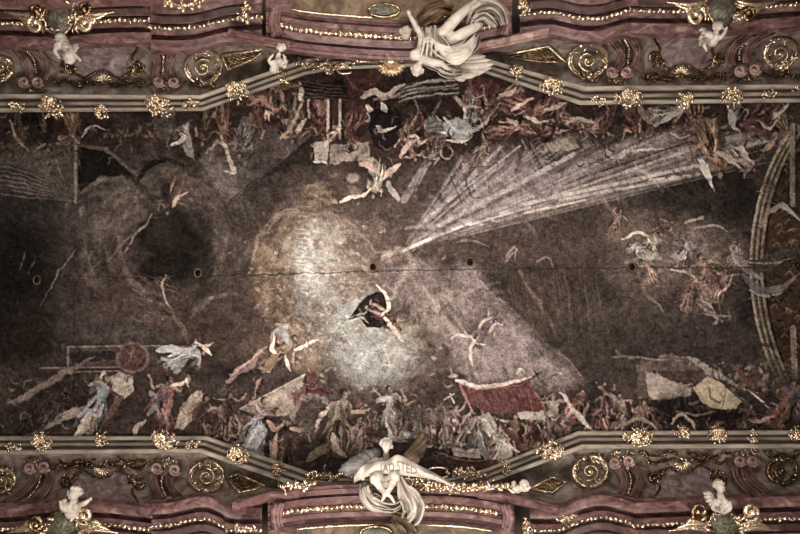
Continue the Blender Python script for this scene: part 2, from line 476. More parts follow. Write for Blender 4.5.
# --- dark passages and the pink-brown cloud on the right
G(700, 190, 70, 50, (44, 38, 35), .9, soft=.6)
G(740, 205, 24, 60, (36, 31, 28), .85, soft=.8)
G(640, 345, 120, 26, (58, 48, 43), .8, soft=.8)
G(745, 315, 16, 34, (44, 40, 38), .9, soft=.6)
G(672, 262, 78, 58, (96, 81, 72), .85, soft=.6)
G(640, 236, 46, 24, (108, 92, 82), .7, soft=.8)
G(690, 246, 30, 22, (112, 100, 94), .7, soft=.8)
G(735, 258, 30, 22, (104, 90, 80), .7, soft=.8)
G(614, 225, 22, 18, (104, 82, 70), .6, soft=.8)
G(632, 270, 20, 20, (84, 70, 63), .8, soft=.6)
G(675, 300, 26, 18, (60, 50, 45), .7, soft=.8)
for k, (x, y, h, a, c) in enumerate([(650, 246, 40, 40, (158, 146, 118)), (640, 250, 30, -50, (168, 160, 154)), (686, 250, 34, 10, (142, 136, 134)), (706, 276, 50, -10, (152, 104, 92)),
                                     (650, 272, 30, -20, (160, 116, 98)), (690, 290, 40, 20, (140, 92, 80)), (722, 284, 36, 20, (150, 112, 100)), (616, 222, 30, 30, (124, 88, 72)),
                                     (662, 226, 26, 60, (110, 86, 72)), (712, 312, 34, 140, (124, 112, 106)), (735, 256, 30, 30, (118, 108, 98))]):
    fig(x, y, h, a, c, None, (176, 140, 120), seed=k + 3, flying=k % 2 == 0, al=.85)
for pts, c in [([(700, 256), (712, 268), (722, 290), (728, 302)], (92, 46, 38)), ([(672, 270), (690, 274), (700, 284)], (176, 150, 136)), ([(718, 296), (728, 286), (732, 274)], (186, 150, 132)),
               ([(690, 230), (714, 226), (730, 232)], (130, 116, 106)), ([(684, 224), (700, 218), (704, 219)], (150, 124, 108)), ([(656, 214), (660, 226), (664, 232)], (74, 56, 46)),
               ([(640, 280), (648, 296), (660, 306), (664, 314)], (110, 92, 80)), ([(622, 240), (636, 232), (646, 236), (656, 250)], (190, 178, 160))]:
    stroke(pts, 3, c, .8)
# --- fan of light shafts from the focus at (405, 250)
F0 = (402, 251)
poly([F0, (455, 180), (472, 150), (505, 142), (522, 150), (540, 168), (574, 158), (602, 146), (680, 118), (800, 96), (800, 132), (744, 152), (690, 178), (600, 200), (500, 222), (470, 232)], (112, 100, 98), .72, soft=5)
G(470, 186, 46, 34, (106, 97, 98), .6, rot=-40, soft=.7, sp=1)
for k in range(95):
    t = k / 94
    ang = math.radians(-57 + 43 * t + rs.uniform(-.6, .6))
    L = (rs.uniform(118, 140) if t < .42 else rs.uniform(190, 300) if t < .62 else rs.uniform(240, 420))
    s0 = rs.uniform(8, .35 * L)
    p0 = (F0[0] + math.cos(ang) * s0, F0[1] + math.sin(ang) * s0); p1 = (F0[0] + math.cos(ang) * L, F0[1] + math.sin(ang) * L)
    if p1[1] < 92: continue
    c = jit((138, 126, 123) if rs.rand() < .5 else (86, 75, 74), 14)
    stroke([p0, p1], rs.uniform(1.0, 3.4), c, .5, taper=False, soft=1.2)
for p0, p1, wd, c in [((404, 250), (470, 222), 3.5, (206, 196, 188)), ((470, 225), (530, 207), 2.2, (190, 180, 172)), ((525, 213), (585, 200), 2.0, (176, 166, 158)), ((420, 226), (500, 148), 3, (150, 142, 140)),
                      ((432, 214), (520, 146), 2, (160, 150, 148)), ((440, 225), (574, 154), 4.5, (158, 148, 144)), ((430, 236), (560, 186), 3, (146, 136, 132)), ((500, 214), (690, 150), 3, (160, 148, 140)),
                      ((520, 205), (700, 165), 3.5, (170, 160, 152)), ((560, 200), (690, 176), 3, (164, 154, 146)), ((600, 172), (700, 138), 2, (60, 48, 44)), ((680, 150), (775, 128), 5, (136, 124, 116)),
                      ((700, 158), (770, 140), 3, (150, 138, 128)), ((522, 140), (537, 170), 2, (130, 120, 118)), ((526, 140), (542, 168), 1.2, (64, 56, 54)), ((530, 142), (546, 168), 2, (120, 110, 108)),
                      ((446, 165), (462, 204), 1.2, (70, 60, 58)), ((456, 172), (470, 215), 2, (120, 110, 108)), ((416, 190), (440, 142), 1.5, (130, 120, 118)), ((404, 200), (434, 150), 7, (114, 104, 104))]:
    stroke([p0, p1], wd, c, .8, taper=False)
stroke([(484, 172), (476, 176), (474, 186), (482, 190), (488, 184), (484, 178)], 1.6, (150, 142, 142), .8)
stroke([(488, 166), (472, 168), (466, 184), (476, 198), (492, 192)], 1.4, (66, 58, 58), .8)
stroke([(458, 182), (464, 196), (476, 206), (492, 204)], 1.4, (140, 130, 130), .7)
for k in range(26):
    x0 = rs.uniform(640, 690); y0 = 184 - (x0 - 600) * .1
    stroke([(x0, y0), (x0 - 8, y0 + rs.uniform(1, 4))], 1.4, (190, 180, 170), .5)
poly([(538, 153), (570, 131), (580, 148)], (138, 126, 112), .9)
poly([(570, 131), (600, 140), (584, 150)], (104, 92, 84), .9)
stroke([(608, 150), (616, 160), (626, 152), (640, 150), (662, 148)], 4, (168, 162, 152), .8)
stroke([(612, 158), (624, 160), (630, 154)], 2, (90, 84, 78), .8)

# --- the upper crowd, feet towards the frame above
for pts, c in [([(-40, 100), (860, 100), (860, 128), (760, 132), (700, 128), (600, 142), (560, 130), (470, 150), (420, 165), (370, 178), (330, 160), (250, 190), (200, 160), (110, 150), (-40, 160)], (60, 44, 38)),
               ([(230, 104), (300, 70), (470, 66), (590, 108), (560, 126), (400, 140), (260, 140)], (64, 43, 37))]:
    poly(pts, c, .9, soft=12, sp=2)
# left: sail, spars, dark vault
poly([(-40, 160), (76, 138), (76, 202), (40, 196), (-40, 180)], (76, 66, 60), .9)
for k in range(14):
    y0 = 166 + k * 2.2
    stroke([(-40, y0 - 6), (20, y0 + 2), (74, 196 + k * .4)], 1.6, (94, 84, 78) if k % 2 else (56, 48, 44), .7)
poly([(77, 144), (100, 148), (126, 164), (136, 184), (128, 176), (100, 176), (80, 192)], (30, 25, 22), .95)
stroke([(78, 146), (104, 150), (128, 168), (140, 178)], 4, (96, 84, 74), .7)
stroke([(136, 184), (146, 168), (162, 160), (180, 164), (184, 170)], 6, (28, 23, 21), .9)
stroke([(75.5, 140), (75.5, 202)], 3, (118, 104, 94), .85, taper=False)
stroke([(56, 160), (66, 190)], 1.4, (104, 92, 82), .7); stroke([(60, 190), (48, 172), (54, 158)], 1.4, (96, 86, 78), .7)
poly([(140, 150), (150, 140), (160, 152), (150, 162)], (74, 64, 58), .5)
fig(20, 132, 60, 200, (88, 66, 52), None, (120, 92, 72), seed=31, al=.8)
fig(44, 130, 50, 170, (60, 46, 40), None, (142, 106, 80), seed=32, al=.9)
fig(72, 126, 44, 190, (140, 92, 54), (100, 96, 96), (150, 116, 88), seed=33, al=.9)
stroke([(10, 120), (18, 140), (28, 152)], 3, (146, 120, 96), .8); stroke([(52, 108), (50, 130), (44, 150)], 4, (44, 32, 28), .9)
stroke([(82, 136), (92, 126), (108, 131)], 2.4, (190, 170, 150), .85)
blob(24, 122, 16, 14, (28, 22, 20), .8, soft=.7)
for k in range(16):
    stroke([(104 + k * 3.4, 134 + rs.uniform(-6, 4)), (108 + k * 3.4, 132 + rs.uniform(-6, 6))], 3, jit((120, 92, 74), 16), .6)
fig(168, 122, 42, 160, (120, 116, 116), (90, 74, 68), (130, 104, 88), seed=35)
poly([(178, 128), (188, 122), (194, 160), (186, 156)], (124, 116, 112), .9); stroke([(172, 146), (182, 140), (187, 126)], 4, (170, 158, 146), .9)
poly([(150, 114), (176, 112), (178, 140), (160, 140)], (86, 74, 70), .7)
# seated figure in the cloud
fig(172, 196, 42, 185, (98, 70, 62), None, (150, 110, 92), seed=40, al=.85)
stroke([(172, 208), (178, 198), (187, 192)], 3.4, (186, 160, 140), .85); stroke([(180, 198), (187, 194)], 3, (134, 48, 40), .9)
blob(166, 191, 5, 13, (38, 32, 30), .8, soft=.6, sp=1)
# left centre: giants, wedge of masonry
poly([(200, 158), (226, 206), (312, 138), (280, 124), (220, 130)], (84, 75, 70), .75, soft=3)
poly([(200, 160), (226, 205), (240, 194), (214, 150)], (98, 88, 82), .6, soft=3)
poly([(262, 178), (312, 136), (316, 164), (290, 166)], (44, 35, 32), .9, soft=3)
stroke([(226, 205), (250, 184), (300, 146)], 1.2, (54, 46, 42), .9)
for k, (x, y, h, a, c, u) in enumerate([(222, 128, 60, 160, (110, 66, 54), None), (244, 138, 44, 180, (118, 112, 108), (130, 124, 120)), (262, 112, 50, 200, (96, 52, 44), None), (284, 116, 56, 150, (84, 62, 52), (150, 130, 112)),
                                        (300, 122, 50, 190, (70, 52, 44), (120, 100, 84)), (322, 118, 52, 175, (122, 58, 50), None), (352, 126, 46, 200, (118, 62, 54), (126, 60, 54)), (206, 126, 44, 190, (84, 56, 46), None),
                                        (268, 104, 40, 140, (150, 96, 80), None)]):
    fig(x, y, h, a, c, u, (162, 124, 102), seed=50 + k)
for pts, wd, c in [([(222, 136), (228, 156), (234, 172), (226, 172)], 5, (158, 140, 122)), ([(300, 100), (302, 90), (300, 82)], 6, (176, 166, 152)), ([(280, 138), (290, 128), (296, 116), (304, 100)], 4, (150, 124, 100)),
                   ([(296, 132), (302, 124), (306, 118)], 5, (186, 150, 124)), ([(308, 104), (312, 98), (322, 96)], 3, (150, 140, 128)), ([(310, 118), (308, 104)], 3, (156, 134, 110)),
                   ([(270, 106), (260, 100), (248, 106)], 5, (146, 84, 72)), ([(268, 118), (266, 112)], 6, (176, 152, 138)), ([(236, 90), (260, 92), (276, 96)], 7, (90, 50, 42)), ([(276, 92), (292, 84), (302, 86)], 5, (122, 86, 50))]:
    stroke(pts, wd, c, .85)
for x0 in (328, 340):
    stroke([(x0, 100), (x0, 138)], 3, (162, 146, 134), .85, taper=False); stroke([(x0 + 3, 100), (x0 + 3, 138)], 3, (40, 27, 24), .8, taper=False)
poly([(300, 84), (345, 80), (358, 100), (310, 100)], (42, 30, 27), .85)
for k in range(5): stroke([(296, 80 + k * 4), (350, 88 + k * 3)], 1.2, (96, 84, 76), .6)
poly([(314, 143), (328, 140), (328, 163), (314, 163)], (136, 126, 114), .95); poly([(329, 145), (368, 142), (370, 160), (330, 164)], (116, 104, 96), .95)
stroke([(314, 162), (327, 162)], 2.4, (176, 170, 158), .9); stroke([(328.5, 142), (328.5, 164)], 1.4, (58, 48, 44), .9)
blob(350, 148, 5, 5, (44, 32, 30), .9, sp=1); stroke([(330, 134), (338, 130), (344, 128)], 3, (190, 160, 140), .9); stroke([(324, 146), (332, 138), (338, 126)], 3, (170, 140, 120), .9)
poly([(340, 72), (384, 70), (372, 96), (350, 98)], (94, 44, 38), .85); stroke([(346, 76), (356, 88), (370, 92)], 3, (130, 66, 56), .8)
stroke([(362, 98), (374, 92), (386, 96), (396, 88), (404, 84)], 7, (180, 162, 150), .9); stroke([(368, 106), (372, 116), (366, 120)], 6, (186, 168, 154), .9); stroke([(374, 100), (388, 98), (400, 94)], 4, (142, 124, 116), .8)
poly([(370, 112), (386, 104), (402, 110), (402, 138), (388, 152), (374, 148), (368, 130)], (34, 28, 29), .95, soft=2)
stroke([(382, 104), (386, 112)], 6, (196, 186, 176), .9); stroke([(378, 132), (386, 130), (396, 126)], 3.4, (176, 164, 154), .9); stroke([(378, 126), (382, 132)], 4, (180, 160, 148), .9)
# floating pale figure with an outstretched arm
fig(378, 178, 46, 190, (150, 136, 124), (160, 140, 122), (186, 154, 132), seed=71, flying=True)
stroke([(341, 202), (350, 198), (362, 196), (370, 188)], 4, (196, 172, 150), .95); stroke([(362, 164), (372, 168), (382, 178)], 6, (166, 132, 112), .9); stroke([(400, 164), (390, 172), (384, 180)], 6, (176, 146, 128), .9)
stroke([(388, 184), (394, 194), (398, 202)], 6, (150, 142, 132), .85); blob(353, 178, 8, 7, (132, 122, 112), .8, sp=1); blob(355, 192, 8, 8, (120, 100, 82), .7, sp=1)
# drapery streaming below the upper statue
for k in range(9):
    y0 = 80 + k * 2
    stroke([(458, y0 - 2), (430, y0 + rs.uniform(-2, 2)), (412, y0 + 4), (398, y0 + 8)], 2.4, jit((164, 156, 146) if k % 2 else (90, 80, 74), 14), .85)
poly([(455, 80), (478, 74), (500, 84), (490, 100), (466, 98)], (104, 50, 42), .9, soft=2); stroke([(468, 78), (474, 92), (488, 96)], 3, (142, 80, 66), .8)
for k, (x, y, h, a, c, u) in enumerate([(412, 130, 44, 200, (112, 84, 70), None), (428, 128, 50, 170, (90, 56, 48), (150, 118, 96)), (410, 146, 36, 150, (126, 78, 68), None), (450, 128, 46, 100, (136, 144, 146), (150, 156, 156)),
                                        (470, 118, 50, 200, (150, 146, 142), (120, 56, 48)), (484, 108, 40, 160, (110, 52, 44), (176, 150, 136)), (498, 100, 46, 230, (120, 74, 66), None), (524, 108, 50, 120, (130, 70, 60), None),
                                        (540, 112, 46, 240, (126, 78, 70), None), (508, 130, 42, 70, (138, 76, 66), (150, 106, 92)), (478, 150, 36, 60, (140, 110, 96), None), (540, 134, 36, 100, (110, 66, 56), None),
                                        (560, 112, 40, 200, (104, 70, 60), None), (580, 124, 38, 100, (112, 84, 72), None), (594, 128, 34, 250, (120, 84, 74), None), (436, 150, 34, 200, (116, 98, 90), None)]):
    fig(x, y, h, a, c, u, (182, 146, 126), seed=90 + k)
poly([(442, 122), (458, 118), (472, 126), (474, 136), (458, 142), (446, 134)], (142, 146, 146), .85, soft=2)
stroke([(444, 118), (452, 126), (462, 132), (474, 132), (490, 118), (500, 102)], 4, (174, 172, 166), .8); stroke([(446, 140), (460, 142), (472, 138)], 3, (196, 188, 178), .8)
stroke([(442, 144), (441, 156), (450, 158), (452, 150), (446, 144)], 2.4, (150, 136, 120), .8)
for pts, wd, c in [([(512, 110), (520, 104), (534, 98)], 4, (190, 156, 136)), ([(500, 95), (512, 92), (516, 88)], 5, (176, 140, 122)), ([(524, 116), (538, 122), (552, 120)], 3, (186, 164, 148)), ([(546, 110), (558, 106), (566, 102)], 4, (166, 148, 138)),
                   ([(500, 122), (512, 122), (518, 128), (510, 134)], 3, (180, 140, 124)), ([(548, 134), (560, 132), (572, 128)], 3, (150, 110, 96)), ([(566, 124), (576, 118), (592, 122), (602, 118)], 4, (160, 138, 124)), ([(400, 156), (408, 146), (418, 138)], 4, (176, 142, 124)),
                   ([(500, 104), (492, 118), (484, 130)], 3, (54, 36, 30)), ([(532, 126), (546, 140), (556, 128)], 5, (58, 38, 32)), ([(556, 102), (548, 122), (542, 136)], 1.2, (130, 106, 90)), ([(414, 98), (418, 112), (410, 126), (406, 132)], 1.6, (140, 116, 98)),
                   ([(406, 140), (414, 136), (420, 144), (430, 138)], 3.4, (186, 156, 136)), ([(432, 118), (438, 106), (440, 100)], 3, (120, 92, 80)), ([(456, 96), (464, 106), (482, 108)], 4, (176, 150, 132))]:
    stroke(pts, wd, c, .85)
# right half of the upper crowd
for k, (x, y, h, a, c, u) in enumerate([(608, 122, 36, 190, (96, 66, 54), None), (632, 118, 44, 160, (108, 60, 52), None), (650, 126, 36, 210, (100, 76, 62), None), (668, 112, 44, 80, (128, 120, 112), None), (696, 118, 48, 190, (134, 88, 56), None),
                                        (712, 150, 64, 170, (150, 104, 70), (146, 96, 60)), (734, 116, 42, 190, (126, 120, 116), (120, 86, 60)), (756, 116, 40, 230, (108, 52, 56), None), (772, 122, 40, 200, (92, 50, 48), None), (786, 130, 34, 170, (120, 98, 78), None),
                                        (742, 160, 40, 120, (136, 122, 110), None)]):
    fig(x, y, h, a, c, u, (166, 126, 100), seed=130 + k, al=.9)
for pts, wd, c in [([(656, 126), (668, 118), (680, 110), (692, 102)], 6, (142, 134, 126)), ([(640, 104), (644, 116), (652, 124)], 6, (122, 102, 86)), ([(700, 160), (706, 172), (712, 186)], 8, (176, 168, 158)), ([(716, 152), (728, 158), (740, 168)], 6, (168, 146, 126)),
                   ([(730, 112), (732, 122), (736, 130)], 8, (152, 148, 144)), ([(688, 164), (694, 150), (704, 142)], 6, (150, 108, 70)), ([(748, 160), (742, 150), (732, 148)], 6, (162, 150, 138)), ([(760, 122), (770, 128), (778, 120)], 3, (176, 150, 136)),
                   ([(744, 124), (756, 130), (772, 132)], 4, (122, 48, 52)), ([(774, 118), (784, 110), (790, 102)], 3, (160, 146, 136)), ([(672, 132), (680, 138), (690, 136)], 3, (160, 136, 118)), ([(622, 126), (630, 128), (638, 124)], 3, (130, 54, 48)), ([(764, 152), (772, 144), (776, 136)], 5, (140, 112, 84))]:
    stroke(pts, wd, c, .9)
# --- painted arch with coffers at the right end
poly([(860, 128), (796, 132), (776, 170), (764, 216), (760, 262), (768, 318), (786, 380), (800, 390), (860, 390)], (64, 44, 28), .95, soft=2)
for k in range(230):
    x0, y0 = rs.uniform(768, 838), rs.uniform(140, 380)
    if x0 < 764 + abs(y0 - 262) ** 2 / 420: continue
    stroke([(x0 - 4, y0), (x0, y0 - 4), (x0 + 4, y0 + rs.uniform(-2, 3))], 1.6, jit((112, 76, 44) if k % 2 else (38, 25, 18), 12), .7)
for o, wd, c in [(0, 15, (98, 82, 64)), (-6.5, 2, (140, 122, 100)), (-3, 1.4, (60, 46, 36)), (-1, 1.4, (124, 106, 84)), (2, 1.4, (52, 40, 32)), (4.5, 2, (116, 98, 76)), (7.5, 2, (34, 24, 18))]:
    stroke([(796 + o, 132), (777 + o, 166), (763 + o, 210), (757 + o, 262), (761 + o, 310), (772 + o, 352), (788 + o, 390)], wd, c, .9, taper=False, sp=0)
stroke([(793, 126), (793, 204)], 6, (112, 98, 84), .95, taper=False); stroke([(796, 126), (796, 204)], 2, (54, 42, 34), .9, taper=False)
stroke([(793, 328), (795, 380)], 6, (116, 100, 84), .95, taper=False)
for pts, wd, c in [([(740, 262), (760, 266), (784, 254), (810, 250)], 12, (66, 60, 58)), ([(744, 276), (760, 290), (780, 288), (800, 274)], 8, (96, 88, 88)), ([(736, 252), (746, 268), (760, 278)], 8, (122, 112, 106)), ([(772, 212), (782, 206), (800, 220)], 6, (134, 130, 128)),
                   ([(760, 228), (768, 214), (778, 206)], 4, (116, 92, 74)), ([(750, 290), (764, 296), (782, 292)], 3, (130, 122, 120)), ([(748, 262), (776, 264), (796, 256)], 2, (112, 104, 100)), ([(730, 246), (736, 262), (744, 270)], 3, (150, 134, 120))]:
    stroke(pts, wd, c, .85)
for k in range(260):   # drifting cloud wisps over the whole vault
    x0, y0 = rs.uniform(0, 780), rs.uniform(170, 370); L = rs.uniform(8, 30); ix, iy = int((x0 - GX0) * RES), int((y0 - GY0) * RES); a = WX[iy, ix] * .16
    c = IMG[iy, ix] * rs.uniform(.72, 1.32)
    stroke([(x0 - L * math.cos(a), y0 - L * math.sin(a)), (x0, y0 - rs.uniform(-5, 5)), (x0 + L * math.cos(a + .5), y0 + L * math.sin(a + .5))], rs.uniform(2, 7), c, .4, soft=2.5)
# --- figures in the central light
stroke([(350, 318), (360, 308), (372, 296), (384, 292)], 5, (40, 33, 31), .95); poly([(352, 318), (366, 302), (382, 292), (390, 298), (388, 312), (376, 326), (366, 322)], (48, 40, 38), .95); poly([(360, 320), (374, 318), (388, 322), (380, 328), (366, 326)], (44, 36, 34), .95)
stroke([(356, 316), (366, 312), (378, 302)], 1.4, (150, 140, 132), .8); stroke([(352, 320), (362, 318), (368, 322)], 2.4, (182, 170, 156), .8)
fig(388, 316, 42, 130, (112, 50, 46), (182, 150, 130), (202, 172, 152), seed=160)
stroke([(378, 286), (386, 296), (388, 308), (380, 316)], 4.5, (204, 180, 160), .95); stroke([(384, 318), (392, 326), (398, 334), (404, 342)], 5, (202, 174, 152), .95); stroke([(392, 316), (402, 310), (408, 300)], 4, (124, 54, 50), .9)
stroke([(390, 338), (384, 350), (390, 364), (380, 366)], 3, (190, 176, 160), .7)
fig(482, 330, 40, 60, (96, 82, 82), (110, 96, 96), (178, 152, 136), seed=162, flying=True)
for pts in ([(478, 328), (484, 320), (492, 316)], [(490, 332), (496, 324), (504, 326)], [(476, 340), (470, 348), (472, 362), (474, 366)], [(452, 338), (460, 334), (470, 338)], [(466, 332), (474, 342), (486, 346)]):
    stroke(pts, 3, (182, 160, 146), .85)
poly([(446, 300), (456, 318), (468, 334), (484, 340), (476, 324)], (92, 78, 76), .6, soft=3)

# --- the lower crowd
poly([(-40, 380), (60, 352), (140, 344), (210, 384), (290, 398), (330, 400), (420, 392), (470, 388), (590, 384), (650, 372), (760, 360), (860, 384), (860, 460), (-40, 460)], (66, 53, 46), .8, soft=16, sp=2)
G(360, 415, 130, 40, (88, 76, 68), .7, soft=.8); G(280, 440, 50, 26, (52, 40, 34), .7, soft=.8); G(60, 400, 70, 30, (50, 38, 33), .7, soft=.8); G(700, 415, 110, 26, (42, 33, 29), .85, soft=.8)
# planks and building on the left
poly([(68, 347), (122, 347), (122, 366), (68, 368)], (84, 70, 63), .7); poly([(72, 351), (118, 351), (118, 360), (72, 362)], (48, 38, 34), .8)
for p0, p1, wd in [((68, 347), (122, 346), 1.8), ((68, 347), (68, 370), 1.8), ((40, 368), (122, 367), 1.6), ((66, 372), (120, 371), 1.4), ((122, 346), (200, 346), 1.2)]:
    stroke([p0, p1], wd, (128, 108, 98), .85, taper=False)
poly([(6, 404), (58, 372), (96, 354), (86, 364), (56, 382), (20, 402)], (118, 102, 94), .85); poly([(24, 437), (60, 414), (90, 402), (80, 414), (50, 428)], (138, 120, 106), .9)
for k, (x, y) in enumerate([(34, 412), (48, 400), (60, 392), (70, 384), (44, 420), (24, 424), (56, 410)]):
    fig(x, y, 26, 40, (66, 54, 48), None, (120, 96, 82), seed=170 + k, al=.7)
blob(132.5, 357.5, 18, 17, (110, 84, 74), .95, sp=0, soft=.12); blob(132.5, 357.5, 15, 14, (84, 54, 47), .95, sp=0, soft=.15); stroke([(134, 346), (130, 358), (124, 366)], 1.4, (128, 88, 74), .8); stroke([(126, 350), (140, 362)], 1.2, (116, 78, 66), .7)
poly([(96, 384), (104, 370), (110, 380), (106, 388)], (168, 150, 134), .95)
fig(98, 402, 62, 20, (112, 112, 114), (134, 136, 138), (172, 148, 130), seed=181)
poly([(110, 378), (120, 372), (132, 376), (134, 392), (124, 400), (116, 394)], (162, 148, 134), .9); poly([(124, 396), (116, 412), (104, 424), (98, 430), (108, 412), (116, 396)], (104, 76, 58), .9); stroke([(112, 380), (112, 396)], 3, (130, 52, 44), .9)
stroke([(96, 408), (84, 420), (76, 436), (70, 438)], 5, (192, 172, 156), .95); stroke([(92, 412), (86, 424), (80, 438)], 5, (170, 148, 132), .9); stroke([(78, 416), (88, 410), (98, 416), (104, 404)], 5, (150, 150, 154), .85)
stroke([(98, 388), (102, 396), (98, 404)], 6, (118, 122, 126), .9); poly([(110, 424), (128, 400), (132, 404), (118, 430)], (60, 46, 40), .8)
fig(160, 402, 62, 10, (120, 60, 52), (112, 112, 116), (166, 130, 108), seed=183)
stroke([(172, 382), (170, 400), (164, 420), (156, 432)], 5, (142, 82, 72), .85); stroke([(150, 392), (156, 402), (148, 416)], 7, (110, 110, 112), .8); stroke([(134, 436), (138, 426), (146, 420)], 6, (150, 130, 114), .85)
stroke([(172, 386), (180, 384), (190, 378)], 4, (190, 160, 140), .9); stroke([(186, 378), (189, 386)], 4, (186, 160, 144), .9)
poly([(174, 430), (184, 402), (196, 390), (208, 394), (206, 416), (194, 430)], (84, 54, 46), .9); poly([(174, 430), (182, 404), (196, 391), (204, 394), (196, 414), (184, 430)], (152, 132, 112), .95)
for k in range(7): stroke([(180 + k * 2.5, 426 - k), (194 + k * 1.2, 398 - k * .4)], 1.4, jit((126, 106, 90), 10), .6)
# flying angel in grey-white
fig(186, 354, 44, 80, (148, 148, 148), (160, 158, 156), (186, 152, 132), seed=186, flying=True)
stroke([(158, 350), (170, 348), (184, 352), (196, 346)], 8, (160, 160, 160), .9); stroke([(162, 358), (172, 362), (166, 368)], 5, (142, 142, 142), .8); stroke([(196, 342), (206, 350), (212, 356)], 4, (200, 170, 150), .9)
stroke([(160, 356), (172, 358), (186, 350)], 2, (84, 80, 80), .8); stroke([(200, 346), (214, 344)], 3, (180, 150, 132), .8)
# scarf, spears, tent and flag
stroke([(228, 382), (240, 370), (250, 366), (258, 354), (267, 346)], 7, (138, 96, 92), .85); stroke([(232, 376), (246, 364), (262, 350)], 2, (176, 136, 128), .8)
stroke([(264, 372), (257, 386), (252, 402)], 1.6, (142, 112, 96), .9); stroke([(272, 338), (262, 376), (255, 400)], 1.2, (44, 32, 28), .9)
poly([(238, 410), (262, 398), (306, 374), (300, 396), (290, 414), (268, 418)], (140, 122, 108), .9, soft=2); stroke([(238, 410), (306, 374)], 1.6, (168, 150, 136), .8, taper=False)
poly([(292, 394), (306, 384), (306, 400), (294, 408)], (120, 62, 58), .95); poly([(307, 376), (318, 390), (332, 388), (322, 396), (307, 398)], (106, 48, 46), .95); poly([(306, 374), (316, 372), (320, 388)], (92, 46, 44), .8); stroke([(306, 372), (307, 402)], 1.4, (46, 34, 30), .9)
# flying angel with ochre drapery
fig(282, 352, 46, 30, (124, 92, 58), (170, 140, 112), (196, 160, 138), seed=190, flying=True, wings=(150, 146, 142))
stroke([(274, 336), (272, 348), (278, 356)], 4, (206, 178, 158), .95); stroke([(296, 350), (306, 346), (318, 340)], 4.5, (204, 180, 162), .95); stroke([(286, 356), (288, 364), (290, 371)], 3.6, (200, 170, 150), .95); stroke([(276, 356), (270, 366), (262, 372)], 8, (126, 92, 54), .85); stroke([(286, 334), (288, 344)], 6, (150, 148, 148), .85)
# middle left group
for k, (x, y, h, a, c, u) in enumerate([(206, 418, 50, 0, (74, 50, 44), None), (224, 424, 52, 5, (96, 72, 62), (134, 104, 86)), (246, 432, 56, -20, (102, 84, 72), None), (258, 424, 60, 20, (132, 132, 136), (116, 96, 84)), (274, 436, 62, 5, (46, 36, 33), None),
                                        (288, 440, 50, 15, (84, 52, 44), None), (300, 436, 40, 60, (96, 74, 62), None), (236, 446, 40, 40, (110, 108, 108), None), (216, 446, 36, 20, (60, 44, 40), None), (232, 412, 44, -10, (84, 62, 54), None)]):
    fig(x, y, h, a, c, u, (166, 132, 112), seed=200 + k)
poly([(242, 448), (250, 432), (262, 422), (268, 430), (258, 448)], (128, 128, 132), .85, soft=2); stroke([(246, 446), (256, 430)], 2, (172, 170, 168), .8); poly([(282, 430), (296, 436), (304, 456), (286, 458)], (74, 46, 38), .8, soft=2)
stroke([(274, 460), (275, 444), (278, 434)], 5, (150, 108, 88), .9); stroke([(268, 422), (276, 430), (284, 424)], 5, (140, 100, 82), .9); stroke([(290, 428), (300, 430), (308, 428)], 4, (176, 138, 118), .9)
for k in range(9):   # ring of cloud behind the lady
    a = math.radians(180 + k * 20)
    stroke([(312 + 20 * math.cos(a), 420 + 24 * math.sin(a)), (312 + 20 * math.cos(a + .35), 420 + 24 * math.sin(a + .35))], 6, jit((122, 110, 100), 12), .7, soft=2)
blob(310, 424, 15, 18, (80, 68, 60), .8, soft=.5, sp=1)
fig(340, 422, 70, 8, (112, 96, 74), (176, 152, 130), (198, 160, 138), seed=215)
for pts, wd, c in [([(328, 408), (320, 420), (314, 430)], 4, (196, 162, 140)), ([(352, 412), (362, 412), (370, 408)], 4, (196, 160, 138)), ([(333, 434), (336, 448), (346, 456)], 7, (186, 148, 124)), ([(346, 416), (352, 434), (354, 450)], 5, (128, 112, 88)), ([(340, 408), (344, 424), (342, 444)], 4, (82, 68, 52)),
                   ([(330, 446), (318, 452), (306, 462)], 10, (122, 106, 70)), ([(358, 424), (354, 436), (362, 446)], 6, (186, 160, 142)), ([(362, 432), (370, 436), (376, 444)], 4, (130, 62, 52)), ([(352, 398), (362, 404), (368, 400)], 3, (120, 60, 54))]:
    stroke(pts, wd, c, .85)
fig(392, 412, 58, -10, (160, 156, 150), (170, 162, 154), (190, 160, 142), seed=217, flying=False)
stroke([(376, 402), (386, 398), (392, 402), (394, 418)], 6, (186, 178, 170), .9); stroke([(392, 404), (398, 416), (396, 430)], 5, (132, 122, 114), .9); blob(372, 398, 8, 7, (96, 80, 72), .8, sp=1)
fig(362, 434, 40, 30, (150, 112, 98), None, (192, 158, 140), seed=218); fig(372, 430, 36, 190, (104, 84, 74), None, (170, 136, 118), seed=219)
# canopy, crowd, boat
def canopy():
    poly([(455, 380), (486, 386), (532, 377), (530, 382), (546, 412), (486, 413), (470, 402)], (116, 52, 48), .95)
    for k in range(24):
        x0 = 464 + k * 3
        stroke([(x0, 386 + rs.uniform(-1, 3)), (x0 + rs.uniform(4, 12), 410 + rs.uniform(-4, 1))], 2.6, jit((130, 62, 55) if k % 2 else (94, 44, 41), 8), .4)
    stroke([(456, 381), (470, 385), (488, 387), (512, 382), (531, 377)], 5, (174, 154, 142), .95); stroke([(458, 384), (476, 389), (500, 388), (530, 382)], 1.2, (150, 84, 74), .9)
    poly([(516, 412), (546, 411), (546, 420), (520, 419)], (156, 140, 126), .85); stroke([(460, 386), (468, 402), (474, 414)], 2.6, (146, 92, 78), .9); stroke([(530, 384), (542, 402), (550, 424)], 2, (120, 76, 66), .9)
canopy()
blob(453, 376, 6, 3, (176, 166, 156), .9, sp=1); stroke([(450, 368), (452, 376)], 1.4, (150, 140, 130), .9); stroke([(516, 374), (522, 370), (524, 374)], 3, (166, 156, 146), .9)
